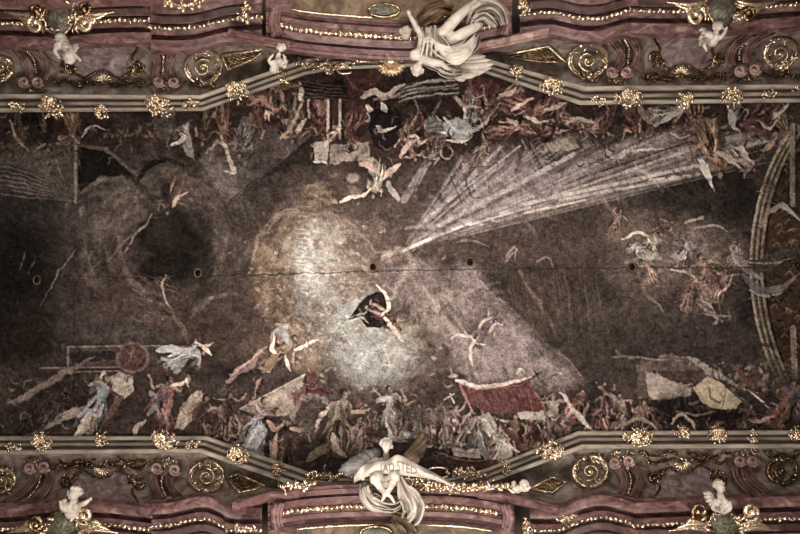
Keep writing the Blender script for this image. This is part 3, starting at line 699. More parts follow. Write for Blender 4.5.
stroke([(533, 370), (541, 380)], 2, (60, 44, 40), .9); stroke([(532, 378), (542, 372)], 2, (60, 44, 40), .9); stroke([(541, 382), (550, 378), (560, 372)], 1.4, (90, 66, 58), .9); stroke([(558, 372), (562, 374)], 3, (150, 122, 106), .9)
stroke([(444, 400), (452, 396), (456, 394)], 1.8, (186, 176, 164), .9); stroke([(450, 394), (458, 412)], 1.8, (176, 164, 152), .9)
for k, (x, y, h, a, c, u) in enumerate([(404, 414, 36, 0, (96, 80, 72), None), (418, 420, 36, 0, (120, 110, 100), None), (432, 424, 38, 10, (132, 104, 92), None), (446, 426, 40, -10, (150, 128, 114), None), (458, 424, 44, 0, (118, 82, 74), (150, 144, 138)),
                                        (470, 430, 48, 10, (134, 128, 120), None), (486, 434, 66, -10, (166, 160, 152), (156, 150, 144)), (512, 436, 50, 10, (98, 52, 46), (130, 110, 88)), (500, 444, 44, 40, (150, 142, 132), None), (530, 436, 40, -5, (112, 62, 54), None),
                                        (552, 418, 56, 0, (116, 96, 86), (170, 160, 148)), (566, 428, 44, 0, (110, 72, 62), None), (578, 404, 50, 30, (128, 70, 60), (150, 140, 128)), (590, 400, 44, 0, (64, 50, 46), None), (602, 414, 46, 10, (112, 58, 50), None), (540, 440, 34, 20, (130, 84, 72), None),
                                        (622, 414, 46, 0, (108, 86, 76), (150, 126, 112)), (640, 420, 46, 10, (120, 90, 76), None), (606, 398, 36, -10, (90, 60, 54), None)]):
    fig(x, y, h, a, c, u, (178, 142, 122), seed=230 + k)
for k in range(60):
    x0, y0 = rs.uniform(408, 470), rs.uniform(414, 448)
    stroke([(x0, y0), (x0 + rs.uniform(-4, 4), y0 + rs.uniform(-4, 4))], rs.uniform(2, 4), jit([(186, 168, 152), (140, 100, 86), (74, 58, 52)][k % 3], 14), .8)
poly([(402, 408), (450, 406), (448, 420), (410, 424)], (90, 76, 70), .7, soft=3)
poly([(452, 448), (480, 448), (480, 458), (454, 456)], (172, 160, 148), .95); stroke([(454, 452), (479, 453)], 1.4, (110, 98, 90), .8); poly([(500, 446), (510, 444), (512, 458), (498, 458)], (158, 150, 138), .9)
stroke([(484, 420), (492, 434), (504, 444), (520, 452)], 6, (168, 158, 146), .9); stroke([(480, 424), (486, 440), (492, 450)], 4, (92, 80, 74), .9); stroke([(492, 436), (490, 446), (494, 452)], 3, (150, 60, 54), .9); stroke([(500, 424), (516, 438), (534, 450)], 6, (98, 48, 42), .85)
poly([(430, 452), (470, 460), (500, 460), (500, 470), (450, 468), (432, 460)], (92, 60, 52), .9); stroke([(434, 452), (466, 460), (498, 460)], 1.4, (140, 104, 90), .8)
stroke([(562, 392), (572, 408), (586, 424), (596, 432)], 5, (164, 152, 142), .9); stroke([(566, 396), (580, 414)], 2, (126, 52, 46), .9); blob(587, 388, 6, 5, (120, 96, 80), .9, sp=1); poly([(580, 386), (594, 380), (600, 396), (590, 404)], (46, 38, 38), .85)
# low country on the right, yellow blanket
stroke([(614, 356), (640, 358), (668, 360), (694, 360)], 2.4, (118, 100, 88), .85); stroke([(660, 356), (690, 358)], 4, (108, 92, 82), .7); poly([(640, 360), (692, 360), (700, 370), (644, 372)], (90, 76, 68), .7)
poly([(646, 371), (692, 388), (690, 396), (660, 400), (648, 396)], (138, 122, 110), .9, soft=2); poly([(636, 364), (646, 366), (646, 398), (638, 398)], (92, 78, 70), .8)
stroke([(600, 388), (612, 396), (620, 402)], 5, (136, 126, 118), .9); stroke([(616, 350), (622, 356), (632, 356)], 4, (112, 92, 76), .7)
stroke([(690, 358), (706, 368), (722, 378), (738, 386)], 7, (126, 118, 114), .8); stroke([(704, 372), (724, 388), (744, 400)], 4, (96, 90, 92), .8)
for k in range(60):
    x0, y0 = rs.uniform(712, 768), rs.uniform(362, 392)
    stroke([(x0, y0), (x0 + rs.uniform(-5, 5), y0 + rs.uniform(-3, 5))], rs.uniform(2, 5), jit([(124, 100, 76), (104, 68, 48), (70, 52, 42), (140, 120, 92)][k % 4], 10), .6)
stroke([(734, 366), (744, 378), (754, 390)], 6, (116, 62, 44), .75)
poly([(694, 388), (708, 376), (722, 384), (742, 402), (736, 409), (714, 408), (702, 404)], (160, 136, 92), .95); stroke([(708, 386), (712, 398), (720, 402), (724, 394)], 2.2, (110, 84, 54), .85); stroke([(726, 394), (722, 408)], 2, (122, 96, 62), .8); stroke([(696, 387), (708, 377)], 2, (120, 66, 44), .9)
stroke([(712, 360), (736, 384)], 1.6, (56, 42, 36), .9); stroke([(750, 390), (772, 412)], 2, (170, 158, 148), .9)
for k, (x, y, h, a, c, u) in enumerate([(668, 412, 40, 30, (52, 44, 44), None), (686, 400, 44, -20, (48, 42, 44), (64, 58, 58)), (700, 418, 40, 60, (60, 48, 44), None), (728, 420, 36, 50, (74, 54, 46), None), (746, 420, 36, 20, (90, 56, 46), None), (762, 418, 34, 70, (70, 52, 44), None),
                                        (786, 404, 56, 20, (118, 64, 50), (106, 84, 74)), (800, 402, 50, 0, (84, 70, 70), None), (654, 424, 40, 0, (92, 64, 54), None), (820, 410, 50, 10, (96, 60, 50), None)]):
    fig(x, y, h, a, c, u, (150, 112, 92), seed=270 + k)
stroke([(786, 390), (782, 404), (772, 416), (760, 422)], 7, (128, 66, 46), .85); blob(790, 390, 8, 7, (92, 80, 84), .8, sp=1); stroke([(752, 422), (764, 420), (776, 414)], 4, (150, 110, 90), .85)
blob(664, 406, 12, 14, (28, 23, 22), .8, soft=.6, sp=1); stroke([(672, 424), (674, 418), (682, 416), (692, 424), (696, 430)], 3, (150, 136, 122), .85); stroke([(624, 424), (636, 420), (650, 422), (658, 430)], 4, (142, 128, 114), .8)
stroke([(672, 412), (694, 414), (716, 410)], 2, (112, 92, 78), .8)

# --- loose brushwork, plaster joints, grain
def dabs(n, fx, fy, amp, wd=(1.2, 3.2), ln=(3, 9), al=.5):
    for k in range(n):
        x0, y0 = fx(), fy(k, None) if False else fy()
        ix, iy = int(np.clip((x0 - GX0) * RES, 0, GW - 1)), int(np.clip((y0 - GY0) * RES, 0, GH - 1))
        c = jit(IMG[iy, ix], amp)
        a = WX[iy, ix] * .25 + rs.uniform(-.5, .5); L = rs.uniform(*ln)
        stroke([(x0 - math.cos(a) * L / 2, y0 - math.sin(a) * L / 2), (x0, y0 + rs.uniform(-1, 1)), (x0 + math.cos(a) * L / 2, y0 + math.sin(a) * L / 2)], rs.uniform(*wd), c, al, curve=False)
U = rs.uniform
dabs(1500, lambda: U(0, 800), lambda: U(120, 430), 12, ln=(4, 14))
dabs(500, lambda: U(200, 610), lambda: U(78, 165), 26)
dabs(260, lambda: U(600, 800), lambda: U(104, 165), 20)
dabs(200, lambda: U(0, 200), lambda: U(112, 160), 16)
dabs(700, lambda: U(200, 620), lambda: U(385, 466), 26)
dabs(400, lambda: U(0, 200), lambda: U(345, 436), 20)
dabs(400, lambda: U(620, 800), lambda: U(355, 430), 18)
dabs(300, lambda: rs.normal(680, 38), lambda: rs.normal(265, 28), 24)
dabs(400, lambda: rs.normal(345, 50), lambda: rs.normal(300, 55), 26)
stroke([(-40, 277), (200, 277), (400, 270), (640, 268), (840, 268)], 1.0, (40, 32, 28), .55, taper=False, curve=False)
stroke([(75, 240), (74, 340)], 2, (56, 45, 40), .5, taper=False); stroke([(492, 240), (491, 268)], 1.2, (50, 40, 36), .6)
# murky dark glazes that sink parts of the crowds back
for k in range(320):
    if k % 2: x0, y0 = rs.uniform(-20, 820), np.interp(rs.uniform(0, 1), [0, 1], [98, 170])
    else: x0, y0 = rs.uniform(-20, 820), rs.uniform(376, 462)
    blob(x0, y0, rs.uniform(3, 11), rs.uniform(2, 7), jit((44, 34, 30), 10), rs.uniform(.2, .55), rs.uniform(0, 180), .9)
for k in range(500):
    x0 = rs.uniform(-20, 820)
    y0 = rs.uniform(100, 165) if k % 2 else rs.uniform(380, 455)
    a = rs.uniform(0, 6.28); L = rs.uniform(2, 6)
    stroke([(x0, y0), (x0 + math.cos(a) * L, y0 + math.sin(a) * L), (x0 + math.cos(a + .6) * L * 2, y0 + math.sin(a + .6) * L * 2)], rs.uniform(.8, 2.2), jit([(126, 106, 94), (34, 26, 24), (96, 60, 52), (104, 88, 80)][k % 4], 16), .6)
G(690, 412, 46, 13, (30, 24, 22), .75, soft=.7, sp=1); G(668, 402, 14, 14, (26, 21, 20), .7, soft=.7, sp=1); G(730, 416, 26, 8, (34, 26, 23), .7, soft=.7, sp=1)
stroke([(672, 424), (674, 418), (682, 415), (692, 422), (697, 430)], 3, (138, 122, 108), .85); stroke([(676, 412), (696, 415), (716, 411)], 2.4, (112, 90, 76), .8); stroke([(690, 405), (702, 400), (712, 412)], 3, (96, 72, 60), .8); stroke([(624, 424), (636, 420), (650, 422), (658, 430)], 4, (130, 116, 104), .8)
canopy()
poly([(694, 388), (708, 376), (722, 384), (742, 402), (736, 409), (714, 408), (702, 404)], (160, 136, 92), .7); stroke([(708, 386), (712, 398), (720, 402), (724, 394)], 2.2, (104, 80, 52), .85); stroke([(726, 394), (722, 408)], 2, (116, 92, 60), .8)
poly([(646, 371), (692, 388), (690, 396), (660, 400), (648, 396)], (130, 116, 104), .6, soft=2)
def blur(a, r):
    k = 2 * r + 1
    for ax in (0, 1):
        pad = [(0, 0)] * a.ndim; pad[ax] = (r + 1, r)
        c = np.cumsum(np.pad(a, pad, mode='edge'), axis=ax)
        n = a.shape[ax]
        hi = np.take(c, np.arange(k, n + k), axis=ax); lo = np.take(c, np.arange(0, n), axis=ax)
        a = (hi - lo) / k
    return a
gr = fbm(5, 71, 3); g2 = fbm(44, 72, 4); mid = fbm(14, 73, 4)
g3 = (np.random.RandomState(5).rand(GH, GW) - .5); g4 = (np.random.RandomState(6).rand(GH, GW) - .5)
g3 = (g3 + np.roll(g3, 1, 1) + np.roll(g3, 2, 1)) / 3; g4 = (g4 + np.roll(g4, 1, 0) + np.roll(g4, 2, 0)) / 3     # weave of threads
cont = 1 + gr * .36 + g2 * .3 + mid * .3 + (g3 + g4) * .3
IMG *= cont[..., None]
IMG += (fbm(3, 80, 2) * 16)[..., None]
IMG += .35 * (IMG - blur(IMG, 3)) + .12 * (IMG - blur(IMG, 12))
lum = (IMG @ np.array([.3, .59, .11]))[..., None]
ch = IMG - lum; mg = np.abs(ch).max(-1, keepdims=True)
IMG = lum + ch * .74 * 32 / (32 + mg * .7)
IMG = IMG * (np.where(lum > 118, 118 + (lum - 118) * .72, lum) / np.maximum(lum, 1))
IMG *= np.array([1.0, .985, .975])
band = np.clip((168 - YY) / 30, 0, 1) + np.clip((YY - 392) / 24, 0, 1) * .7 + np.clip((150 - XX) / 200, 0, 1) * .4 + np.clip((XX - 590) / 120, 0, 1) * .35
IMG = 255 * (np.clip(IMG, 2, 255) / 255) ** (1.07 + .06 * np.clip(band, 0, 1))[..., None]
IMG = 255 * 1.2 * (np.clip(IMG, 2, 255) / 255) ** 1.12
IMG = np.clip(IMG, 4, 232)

def fresco_colours():
    s = IMG / 255.0
    l = np.where(s <= .04045, s / 12.92, ((s + .055) / 1.055) ** 2.4)
    fall = 1.0 / (1 + ((XX - 410) / 760) ** 2) ** 1.3       # light falloff towards the ends, not put into the pigments
    return np.clip(l * FRESCO_GAIN, .001, .95)
FRESCO_GAIN = 1.0
# ------------------------------------------------------------------ the fresco object
def build_fresco():
    x = (XX - 400) / FPX * DF; y = (YY - 267) / FPX * DF
    z = np.full_like(x, 0.0)
    co = np.stack([x, y, z], -1).reshape(-1, 3).astype(np.float32)
    idx = np.arange(GW * GH).reshape(GH, GW)
    q = np.stack([idx[:-1, :-1], idx[1:, :-1], idx[1:, 1:], idx[:-1, 1:]], -1).reshape(-1, 4).astype(np.int32)
    me = bpy.data.meshes.new('ceiling_fresco')
    me.vertices.add(len(co)); me.vertices.foreach_set('co', co.ravel())
    me.loops.add(q.size); me.loops.foreach_set('vertex_index', q.ravel())
    me.polygons.add(len(q)); me.polygons.foreach_set('loop_start', np.arange(0, q.size, 4, dtype=np.int32))
    try: me.polygons.foreach_set('loop_total', np.full(len(q), 4, np.int32))
    except Exception: pass
    me.update(calc_edges=True)
    at = me.color_attributes.new('pigment', 'FLOAT_COLOR', 'POINT')
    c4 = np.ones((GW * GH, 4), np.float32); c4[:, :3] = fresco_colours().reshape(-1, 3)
    at.data.foreach_set('color', c4.ravel())
    m, nt, bs = new_mat('fresco_pigment')
    N, L = nt.nodes, nt.links
    a = N.new('ShaderNodeAttribute'); a.attribute_name = 'pigment'
    no = N.new('ShaderNodeTexNoise'); no.inputs['Scale'].default_value = 9; no.inputs['Detail'].default_value = 8; no.inputs['Roughness'].default_value = .8
    g = N.new('ShaderNodeNewGeometry'); L.new(g.outputs['Position'], no.inputs['Vector'])
    mr = N.new('ShaderNodeMapRange'); mr.inputs['From Min'].default_value = .3; mr.inputs['From Max'].default_value = .7
    mr.inputs['To Min'].default_value = .72; mr.inputs['To Max'].default_value = 1.28
    L.new(no.outputs['Fac'], mr.inputs['Value'])
    mx = N.new('ShaderNodeVectorMath'); mx.operation = 'SCALE'
    L.new(a.outputs['Color'], mx.inputs[0]); L.new(mr.outputs['Result'], mx.inputs['Scale'])
    L.new(mx.outputs['Vector'], bs.inputs['Base Color'])
    bs.inputs['Roughness'].default_value = .9; bs.inputs['Specular IOR Level'].default_value = .03
    me.materials.append(m)
    o = bpy.data.objects.new('ceiling_fresco', me); col.objects.link(o)
    o.location = (0, 0, ZC + DF)
    me.polygons.foreach_set('use_smooth', [True] * len(me.polygons))
    tag(o, 'vast dark brown painted ceiling fresco with clouds, light shafts and crowds of small figures', 'fresco')
    return o
build_fresco()

# the ceiling slab above it, walls and floor below
def box(name, lo, hi, mat, kind='structure'):
    b = MB(); x0, y0, z0 = lo; x1, y1, z1 = hi
    b.v = [Vector(p) for p in ((x0, y0, z0), (x1, y0, z0), (x1, y1, z0), (x0, y1, z0), (x0, y0, z1), (x1, y0, z1), (x1, y1, z1), (x0, y1, z1))]
    b.f = [(0, 3, 2, 1), (4, 5, 6, 7), (0, 1, 5, 4), (1, 2, 6, 5), (2, 3, 7, 6), (3, 0, 4, 7)]
    o = b.build(name, mat, smooth=False); tag(o, kind=kind); return o
HW, HL = 10.9, 17.3
box('ceiling', (-HL, -HW - .4, ZC + DF + .02), (HL, HW + .4, ZC + DF + .4), M_WALL)
box('floor', (-HL, -HW, -.3), (HL, HW, 0), M_FLOOR)
box('wall_north', (-HL, -HW - .4, 0), (HL, -HW, ZC + 21.8), M_WALL)
box('wall_south', (-HL, HW, 0), (HL, HW + .4, ZC + 21.8), M_WALL)
box('wall_west', (-HL - .4, -HW - .4, 0), (-HL, HW + .4, ZC + DF + .4), M_WALL)
box('wall_east', (HL, -HW - .4, 0), (HL + .4, HW + .4, ZC + DF + .4), M_WALL)

# ------------------------------------------------------------------ frame, cove and cornice run along both long sides
XL, XR = -105, 905
FT_O = [(-105, 93), (200, 95), (300, 60), (330, 55), (450, 50), (468, 53), (585, 86), (905, 83)]
FT_I = [(-105, 113), (203, 111), (305, 75), (330, 70), (450, 65), (466, 67), (580, 105), (905, 101)]
FB_O = [(-105, 456), (200, 453), (292, 486), (330, 492), (450, 492), (485, 485), (583, 449), (905, 448)]
FB_I = [(-105, 436), (207, 436), (312, 473), (340, 478), (450, 478), (488, 468), (578, 431), (905, 430)]
LIP_T = [(-105, 46), (0, 46), (60, 47), (100, 44), (150, 43), (152, 50), (180, 51), (205, 48), (230, 42), (262, 47), (300, 53), (350, 58), (400, 61), (440, 59), (470, 54), (520, 44), (552, 36), (580, 41), (600, 41), (628, 34), (630, 33), (680, 34), (740, 31), (800, 27), (905, 25)]
LIP_B = [(-105, 508), (0, 507), (50, 503), (100, 502), (151, 507), (153, 504), (180, 501), (205, 496), (232, 507), (234, 500), (270, 491), (320, 486), (400, 484), (450, 485), (500, 492), (556, 506), (560, 507), (580, 499), (600, 495), (615, 496), (632, 502), (634, 503), (680, 501), (740, 498), (800, 496), (905, 496)]
yfo = {0: pl(FT_O), 1: pl(FB_O)}; yfi = {0: pl(FT_I), 1: pl(FB_I)}; ylip = {0: pl(LIP_T), 1: pl(LIP_B)}
D_FR, D_LIP = 23.96, 21.6

def cove_d(px, py):
    s = 0 if py < 267 else 1
    a, c = yfo[s](px), ylip[s](px)
    if s == 0: c = min(c - 3, a - 4)
    else: c = max(c + 3, a + 4)
    t = min(1, max(0, (py - a) / (c - a)))
    return D_FR - (D_FR - D_LIP) * (1 - math.sqrt(max(0, 1 - (t * .97) ** 2)))

def C(px, py, h=0.0): return P(px, py, cove_d(px, py) - h)

FRAME_PROF = [(0, 24.03), (0, 23.8), (.06, 23.74), (.2, 23.7), (.24, 23.74), (.26, 23.98), (.36, 23.98), (.38, 23.62), (.43, 23.56), (.56, 23.54), (.59, 23.6), (.61, 23.92), (.7, 23.92), (.72, 23.2), (.77, 23.08), (.97, 23.02), (1.0, 23.08), (1.0, 24.0)]
for s, nm in ((0, 'trim_1'), (1, 'trim_2')):
    xs = sorted(set([XL, XR] + [a for a, _ in (FT_O if s == 0 else FB_O)] + list(range(-40, 860, 20))))
    # pair inner and outer bends through a common parameter
    I, O = (FT_I, FT_O) if s == 0 else (FB_I, FB_O)
    rings = []
    for k in range(len(I) - 1):
        for q in range(8):
            t = q / 8
            i = (I[k][0] * (1 - t) + I[k + 1][0] * t, I[k][1] * (1 - t) + I[k + 1][1] * t)
            o = (O[k][0] * (1 - t) + O[k + 1][0] * t, O[k][1] * (1 - t) + O[k + 1][1] * t)
            rings.append([P(i[0] * (1 - w) + o[0] * w, i[1] * (1 - w) + o[1] * w, d) for w, d in FRAME_PROF])
    rings.append([P(I[-1][0] * (1 - w) + O[-1][0] * w, I[-1][1] * (1 - w) + O[-1][1] * w, d) for w, d in FRAME_PROF])
    b = MB(); b.loft(rings); o = b.build(nm, M_STONE, smooth=False)
    tag(o, ('stepped grey stucco frame moulding along the upper edge of the fresco', 'stepped grey stucco frame moulding along the lower edge of the fresco')[s], 'moulding', kind='structure')
    # the cove behind it
    b = MB()
    nx, nt_ = 200, 10
    def fn(u, v, s=s):
        x = XL + (XR - XL) * u
        a, c = yfo[s](x), ylip[s](x)
        c = min(c - 5, a - 4) if s == 0 else max(c + 5, a + 4)
        y = a + (c - a) * v
        return P(x, y, cove_d(x, y))
    b.grid(fn, nx, nt_)
    o = b.build(('trim_3', 'trim_4')[s], M_COVE)
    tag(o, ('mottled tan plaster cove between the upper frame and the upper red cornice', 'mottled tan plaster cove between the lower frame and the lower red cornice')[s], 'cove', kind='structure')

# ------------------------------------------------------------------ red marble cornice, in breaks
CORN = [(-4, 21.62), (0, 21.5), (0, 21.15), (2.5, 21.08), (9, 21.0), (10.5, 21.0), (10.6, 21.42), (15.5, 21.42), (15.7, 21.05), (19, 20.95), (22, 20.9), (25.5, 20.86), (25.7, 20.98), (27, 20.98), (27.2, 20.74), (36, 20.62), (37, 20.45), (46, 20.3), (75, 20.0), (75, 21.75)]
def sweep(lip, prof, sg):
    return [[P(x, y + sg * o, d) for o, d in prof] for x, y in lip]

def beads(pts, rad, name, parent, mat=None):
    """A row of small gilt leaves and pearls along points."""
    b = MB(); rng = random.Random(len(pts) * 31 + 5)
    for i, p in enumerate(pts):
        r = rad * rng.uniform(.75, 1.2)
        b.ball(p, (r * 1.15, r, r), rnd_rot(rng, .5), 7, 5)
        if i % 2 == 0:
            b.leaf(p + Vector((0, 0, -rad * .4)), rad * 2.8, rad * 1.6, rnd_rot(rng, .5), .3)
    return b.build(name, mat or M_GOLD, parent)

def spaced(path, step):
    out, acc = [path[0]], 0
    for a, b in zip(path, path[1:]):
        L = (b - a).length
        while acc + L >= step and L > 1e-9:
            t = (step - acc) / L
            a = a.lerp(b, t); out.append(a); L = (b - a).length; acc = 0
        acc += L
    return out

def cornice_run(nm, lip, sg, label, bead_o=22.5):
    root_loc = P(lip[len(lip) // 2][0], lip[len(lip) // 2][1], 21.0)
    e = empty(nm, root_loc, label, 'cornice', kind='structure')
    sm = catmull(lip, 6)
    b = MB(); b.loft(sweep(sm, CORN, sg))
    o = b.build('marble_moulding', M_MARBLE, e, smooth=False)
    o.data.set_sharp_from_angle(angle=math.radians(30))
    line = [P(x, y + sg * bead_o, 20.84) for x, y in sm]
    beads(spaced(line, .17), .078, 'bead_row', e)
    # dark frieze panel strips below the beads
    b = MB()
    b.loft([[P(x, y + sg * q, d) for q, d in ((28.5, 20.6), (28.5, 20.5), (34.5, 20.45), (34.5, 20.56))] for x, y in sm[2:-2]])
    b.build('frieze_band', M_MARBLE_DARK, e, smooth=False)
    return e
cornice_run('trim_5', [(-105, 46), (0, 46), (30, 47), (60, 47), (100, 44), (128, 43), (151.5, 43)], -1, 'red marble cornice at the upper left end with a gilt bead row')
cornice_run('trim_6', [(150.5, 50), (166, 51), (180, 51), (195, 50), (212, 46), (230, 42), (262, 40)], -1, 'red marble cornice left of the upper arched pediment with a gilt bead row')
cornice_run('trim_7', [(520, 38), (548, 35), (562, 37), (580, 41), (600, 41), (615, 37), (630.5, 33)], -1, 'red marble cornice right of the upper arched pediment with a gilt bead row')
cornice_run('trim_8', [(629.5, 33), (655, 34), (680, 34), (710, 34), (740, 31), (770, 29), (800, 27), (905, 25)], -1, 'red marble cornice at the upper right end with a gilt bead row')
cornice_run('trim_9', [(-105, 508), (0, 507), (30, 504), (60, 502), (100, 502), (130, 505), (152.5, 508)], 1, 'red marble cornice at the lower left end with a gilt bead row')
cornice_run('trim_10', [(151.5, 504), (168, 503), (182, 500), (196, 497), (208, 497), (220, 502), (232, 508), (262, 508)], 1, 'red marble cornice left of the lower arched pediment with a gilt bead row')
cornice_run('trim_11', [(530, 508), (558, 508), (570, 503), (584, 498), (600, 495), (615, 497), (634, 502)], 1, 'red marble cornice right of the lower arched pediment with a gilt bead row')
cornice_run('trim_12', [(633, 503), (655, 502), (680, 501), (710, 499), (740, 498), (800, 496), (905, 496)], 1, 'red marble cornice at the lower right end with a gilt bead row')

# ------------------------------------------------------------------ the two arched pediments
PED = [(-3, 21.5), (0, 21.35), (0, 20.85), (3, 20.78), (4, 20.72), (9, 20.66), (9.2, 20.95), (11.5, 20.95), (11.7, 20.68), (19, 20.55), (20, 20.6), (23.5, 20.6), (24, 20.5), (27, 20.42), (27.5, 20.35), (32, 20.3), (33, 20.4), (36, 20.3), (37, 20.22), (44, 20.1), (62, 19.98), (62, 21.4)]
def pediment(side, lip, x0, x1, label):
    sg = -1 if side == 0 else 1
    e = empty('arched_pediment', P(390, lip[len(lip) // 2][1], 20.8), label, 'pediment')
    sm = catmull(lip, 8)
    b = MB(); b.loft(sweep(sm, PED, sg)); o = b.build('marble_moulding', M_MARBLE, e, smooth=False); o.data.set_sharp_from_angle(angle=math.radians(30))
    inner = [(x, y) for x, y in sm if x0 + 8 <= x <= x1 - 8]
    line = [P(x, y + sg * 22.3, 20.52) for x, y in inner]
    beads(spaced(line, .17), .09, 'bead_row', e)
    # curved end mouldings
    ym = lambda x: float(np.interp(x, [p[0] for p in sm], [p[1] for p in sm]))
    for q, xe in ((1, x0), (-1, x1)):
        yb = ym(xe)
        path = catmull([(xe + q * 3, yb + sg * 10), (xe, yb + sg * 20), (xe + q * 1, yb + sg * 32), (xe + q * 7, yb + sg * 42), (xe + q * 18, yb + sg * 50), (xe + q * 32, yb + sg * 56)], 6)
        b = MB()
        for off, r, h in ((0, .13, .0), (4 * q, .085, .02), (7 * q, .06, .0)):
            b.tube([P(x + off, y, 20.42 - .1 - h) for x, y in path], r, 8)
        b.build('end_moulding', M_MARBLE, e)
    # tan panel with a thin gilt edge
    rim = [(x, y + sg * 40) for x, y in inner if x0 + 18 < x < x1 - 18]
    b = MB()
    b.loft([[P(x, y + sg * o, d) for o, d in ((0, 20.15), (0, 20.02), (30, 19.8), (30, 20.0))] for x, y in rim])
    b.build('tan_panel', M_TAN, e, smooth=False)
    for part in (rim[:int(len(rim) * .42)], rim[int(len(rim) * .6):]):
        b = MB(); b.tube([P(x, y + sg * 1.0, 19.99) for x, y in part], .035, 6)
        b.build('gilt_edge', M_GOLD, e)
    b = MB(); cx = 384 if side == 0 else 376; cy = ym(cx) + sg * 49
    b.ball(P(cx, cy, 19.95), (.52, .2, .2), None, 20, 10); b.build('oval_medallion', M_SHIELD, e)
    b = MB(); b.tube([P(cx + 15.5 * math.cos(a), cy + 6.5 * math.sin(a), 19.9) for a in [2 * math.pi * q / 28 for q in range(29)]], .05, 6); b.build('medallion_rim', M_OLDGOLD, e)
    return e
pediment(0, [(266, 44), (300, 52), (350, 57), (400, 60), (440, 58), (480, 51), (512, 43)], 272, 508, 'red marble arched pediment on the upper side, behind the winged white statue')
pediment(1, [(268, 494), (300, 488), (350, 484.5), (400, 484), (450, 485), (485, 489), (514, 495)], 274, 511, 'red marble arched pediment on the lower side, behind the statue with a banner')
# projecting blocks where the pediments rest
for k, (pts, sg, lab) in enumerate([([(228, 38), (262, 45), (290, 50)], -1, 'upper red marble cornice block left of the pediment'), ([(470, 53.5), (510, 45), (549, 37)], -1, 'pale pink marble cornice block right of the upper statue'),
                                    ([(232, 502), (270, 492), (300, 488)], 1, 'lower red marble cornice block left of the pediment'), ([(478, 488), (520, 496), (558, 506)], 1, 'lower red marble cornice block right of the pediment')]):
    b = MB(); b.loft([[P(x, y + sg * o, d) for o, d in ((0, 21.4), (0, 20.66), (2, 20.6), (3, 20.64), (8.5, 20.58), (10, 20.66), (10, 21.4))] for x, y in pts])
    o = b.build('cornice_block', M_PINK if k == 1 else M_MARBLE, smooth=False); tag(o, lab, 'cornice block', kind='structure')
# ------------------------------------------------------------------ gilt ornament
def ordinal(n): return ['first', 'second', 'third', 'fourth', 'fifth', 'sixth', 'seventh', 'eighth', 'ninth', 'tenth', 'eleventh', 'twelfth', 'thirteenth', 'fourteenth'][n]

def frame_d(px, py): return 23.3

def leaf_mass(b, rng, cx, cy, rx, ry, base, n, Lr=(.16, .3), lift=.28, m=None):
    for k in range(n):
        r = math.sqrt(rng.random()); a = rng.uniform(0, 6.283)
        x, y = cx + rx * r * math.cos(a), cy + ry * r * math.sin(a)
        h = lift * (1 - r * r) * rng.uniform(.5, 1) + .02
        L = rng.uniform(*Lr)
        b.leaf(P(x, y, base(x, y) - h), L, L * rng.uniform(.4, .6), rnd_rot(rng, .9), rng.uniform(.2, .55), .22)

# clusters of gilt leaves and roses sitting on the grey frame: four kinds, then copies
def cluster_proto(n, rx, ry, seed, roses):
    b = MB(); rng = random.Random(seed)
    c = P(400, 267, 23.2)
    leaf_mass(b, rng, 400, 267, rx, ry, lambda x, y: 23.25, int(n * 1.1), (.11, .24), .4)
    for k in range(roses):
        x, y = 400 + rng.uniform(-.7, .7) * rx, 267 + rng.uniform(-.6, .6) * ry
        p = P(x, y, 22.85)
        for q in range(5):
            a = q * 1.257 + rng.random()
            b.ball(p + Vector((math.cos(a) * .075, math.sin(a) * .075, .02)), (.075, .065, .05), rnd_rot(rng, .6), 7, 5)
        b.ball(p - Vector((0, 0, .04)), .05, None, 7, 5)
    for k in range(int(n * .9)):
        r_ = math.sqrt(rng.random()); a = rng.uniform(0, 6.283)
        b.ball(P(400 + rx * r_ * math.cos(a), 267 + ry * r_ * math.sin(a), 23.25 - (.42 * (1 - r_ * r_) + .08) * rng.uniform(.7, 1.2)), rng.uniform(.04, .075), None, 7, 5)
    me_o = b.build('gilt_foliage_cluster', M_GOLD, loc=c)
    return me_o
PROTOS = [cluster_proto(46, 13, 9, 1, 5), cluster_proto(40, 12, 10, 2, 6), cluster_proto(26, 8, 7, 3, 3), cluster_proto(15, 8, 5, 4, 0)]
proto_used = [False] * 4
def cluster(px, py, kind, sc_, rot, label):
    src = PROTOS[kind]
    if proto_used[kind]:
        o = src.copy(); col.objects.link(o)
    else:
        o = src; proto_used[kind] = True
    o.location = P(px, py, 23.2)
    o.scale = (sc_, sc_, sc_); o.rotation_euler = (0, 0, math.radians(rot))
    tag(o, label, 'gilt ornament', 'gilt foliage clusters on the grey frame')
UP = [(18, 107, 3, 1.0), (54, 108, 1, 1.05), (103, 112, 2, 1.0), (160, 107, 0, 1.1), (191, 105, 3, 1.0), (238, 92, 1, 1.0), (282, 76, 3, 1.1), (466, 62, 2, .9), (515, 73, 2, 1.05), (552, 87, 0, .95), (598, 101, 3, .9), (629, 99, 0, 1.05), (683, 101, 2, 1.15), (731, 97, 1, .95), (768, 95, 3, .9), (798, 91, 3, .9)]
LO = [(15, 446, 3, .95), (44, 441, 1, .9), (103, 438, 2, .95), (166, 440, 0, 1.05), (193, 444, 3, .9), (239, 454, 1, .98), (279, 469, 2, .9), (505, 467, 3, .9), (549, 449, 0, 1.05), (638, 437, 0, 1.1), (681, 431, 2, .95), (717, 434, 1, .85), (752, 436, 3, .8), (794, 433, 2, .9)]
def from_edge(i, n):
    return ('%s from the left edge' % ordinal(i)) if i < n / 2 else ('%s from the right edge' % ordinal(n - 1 - i))
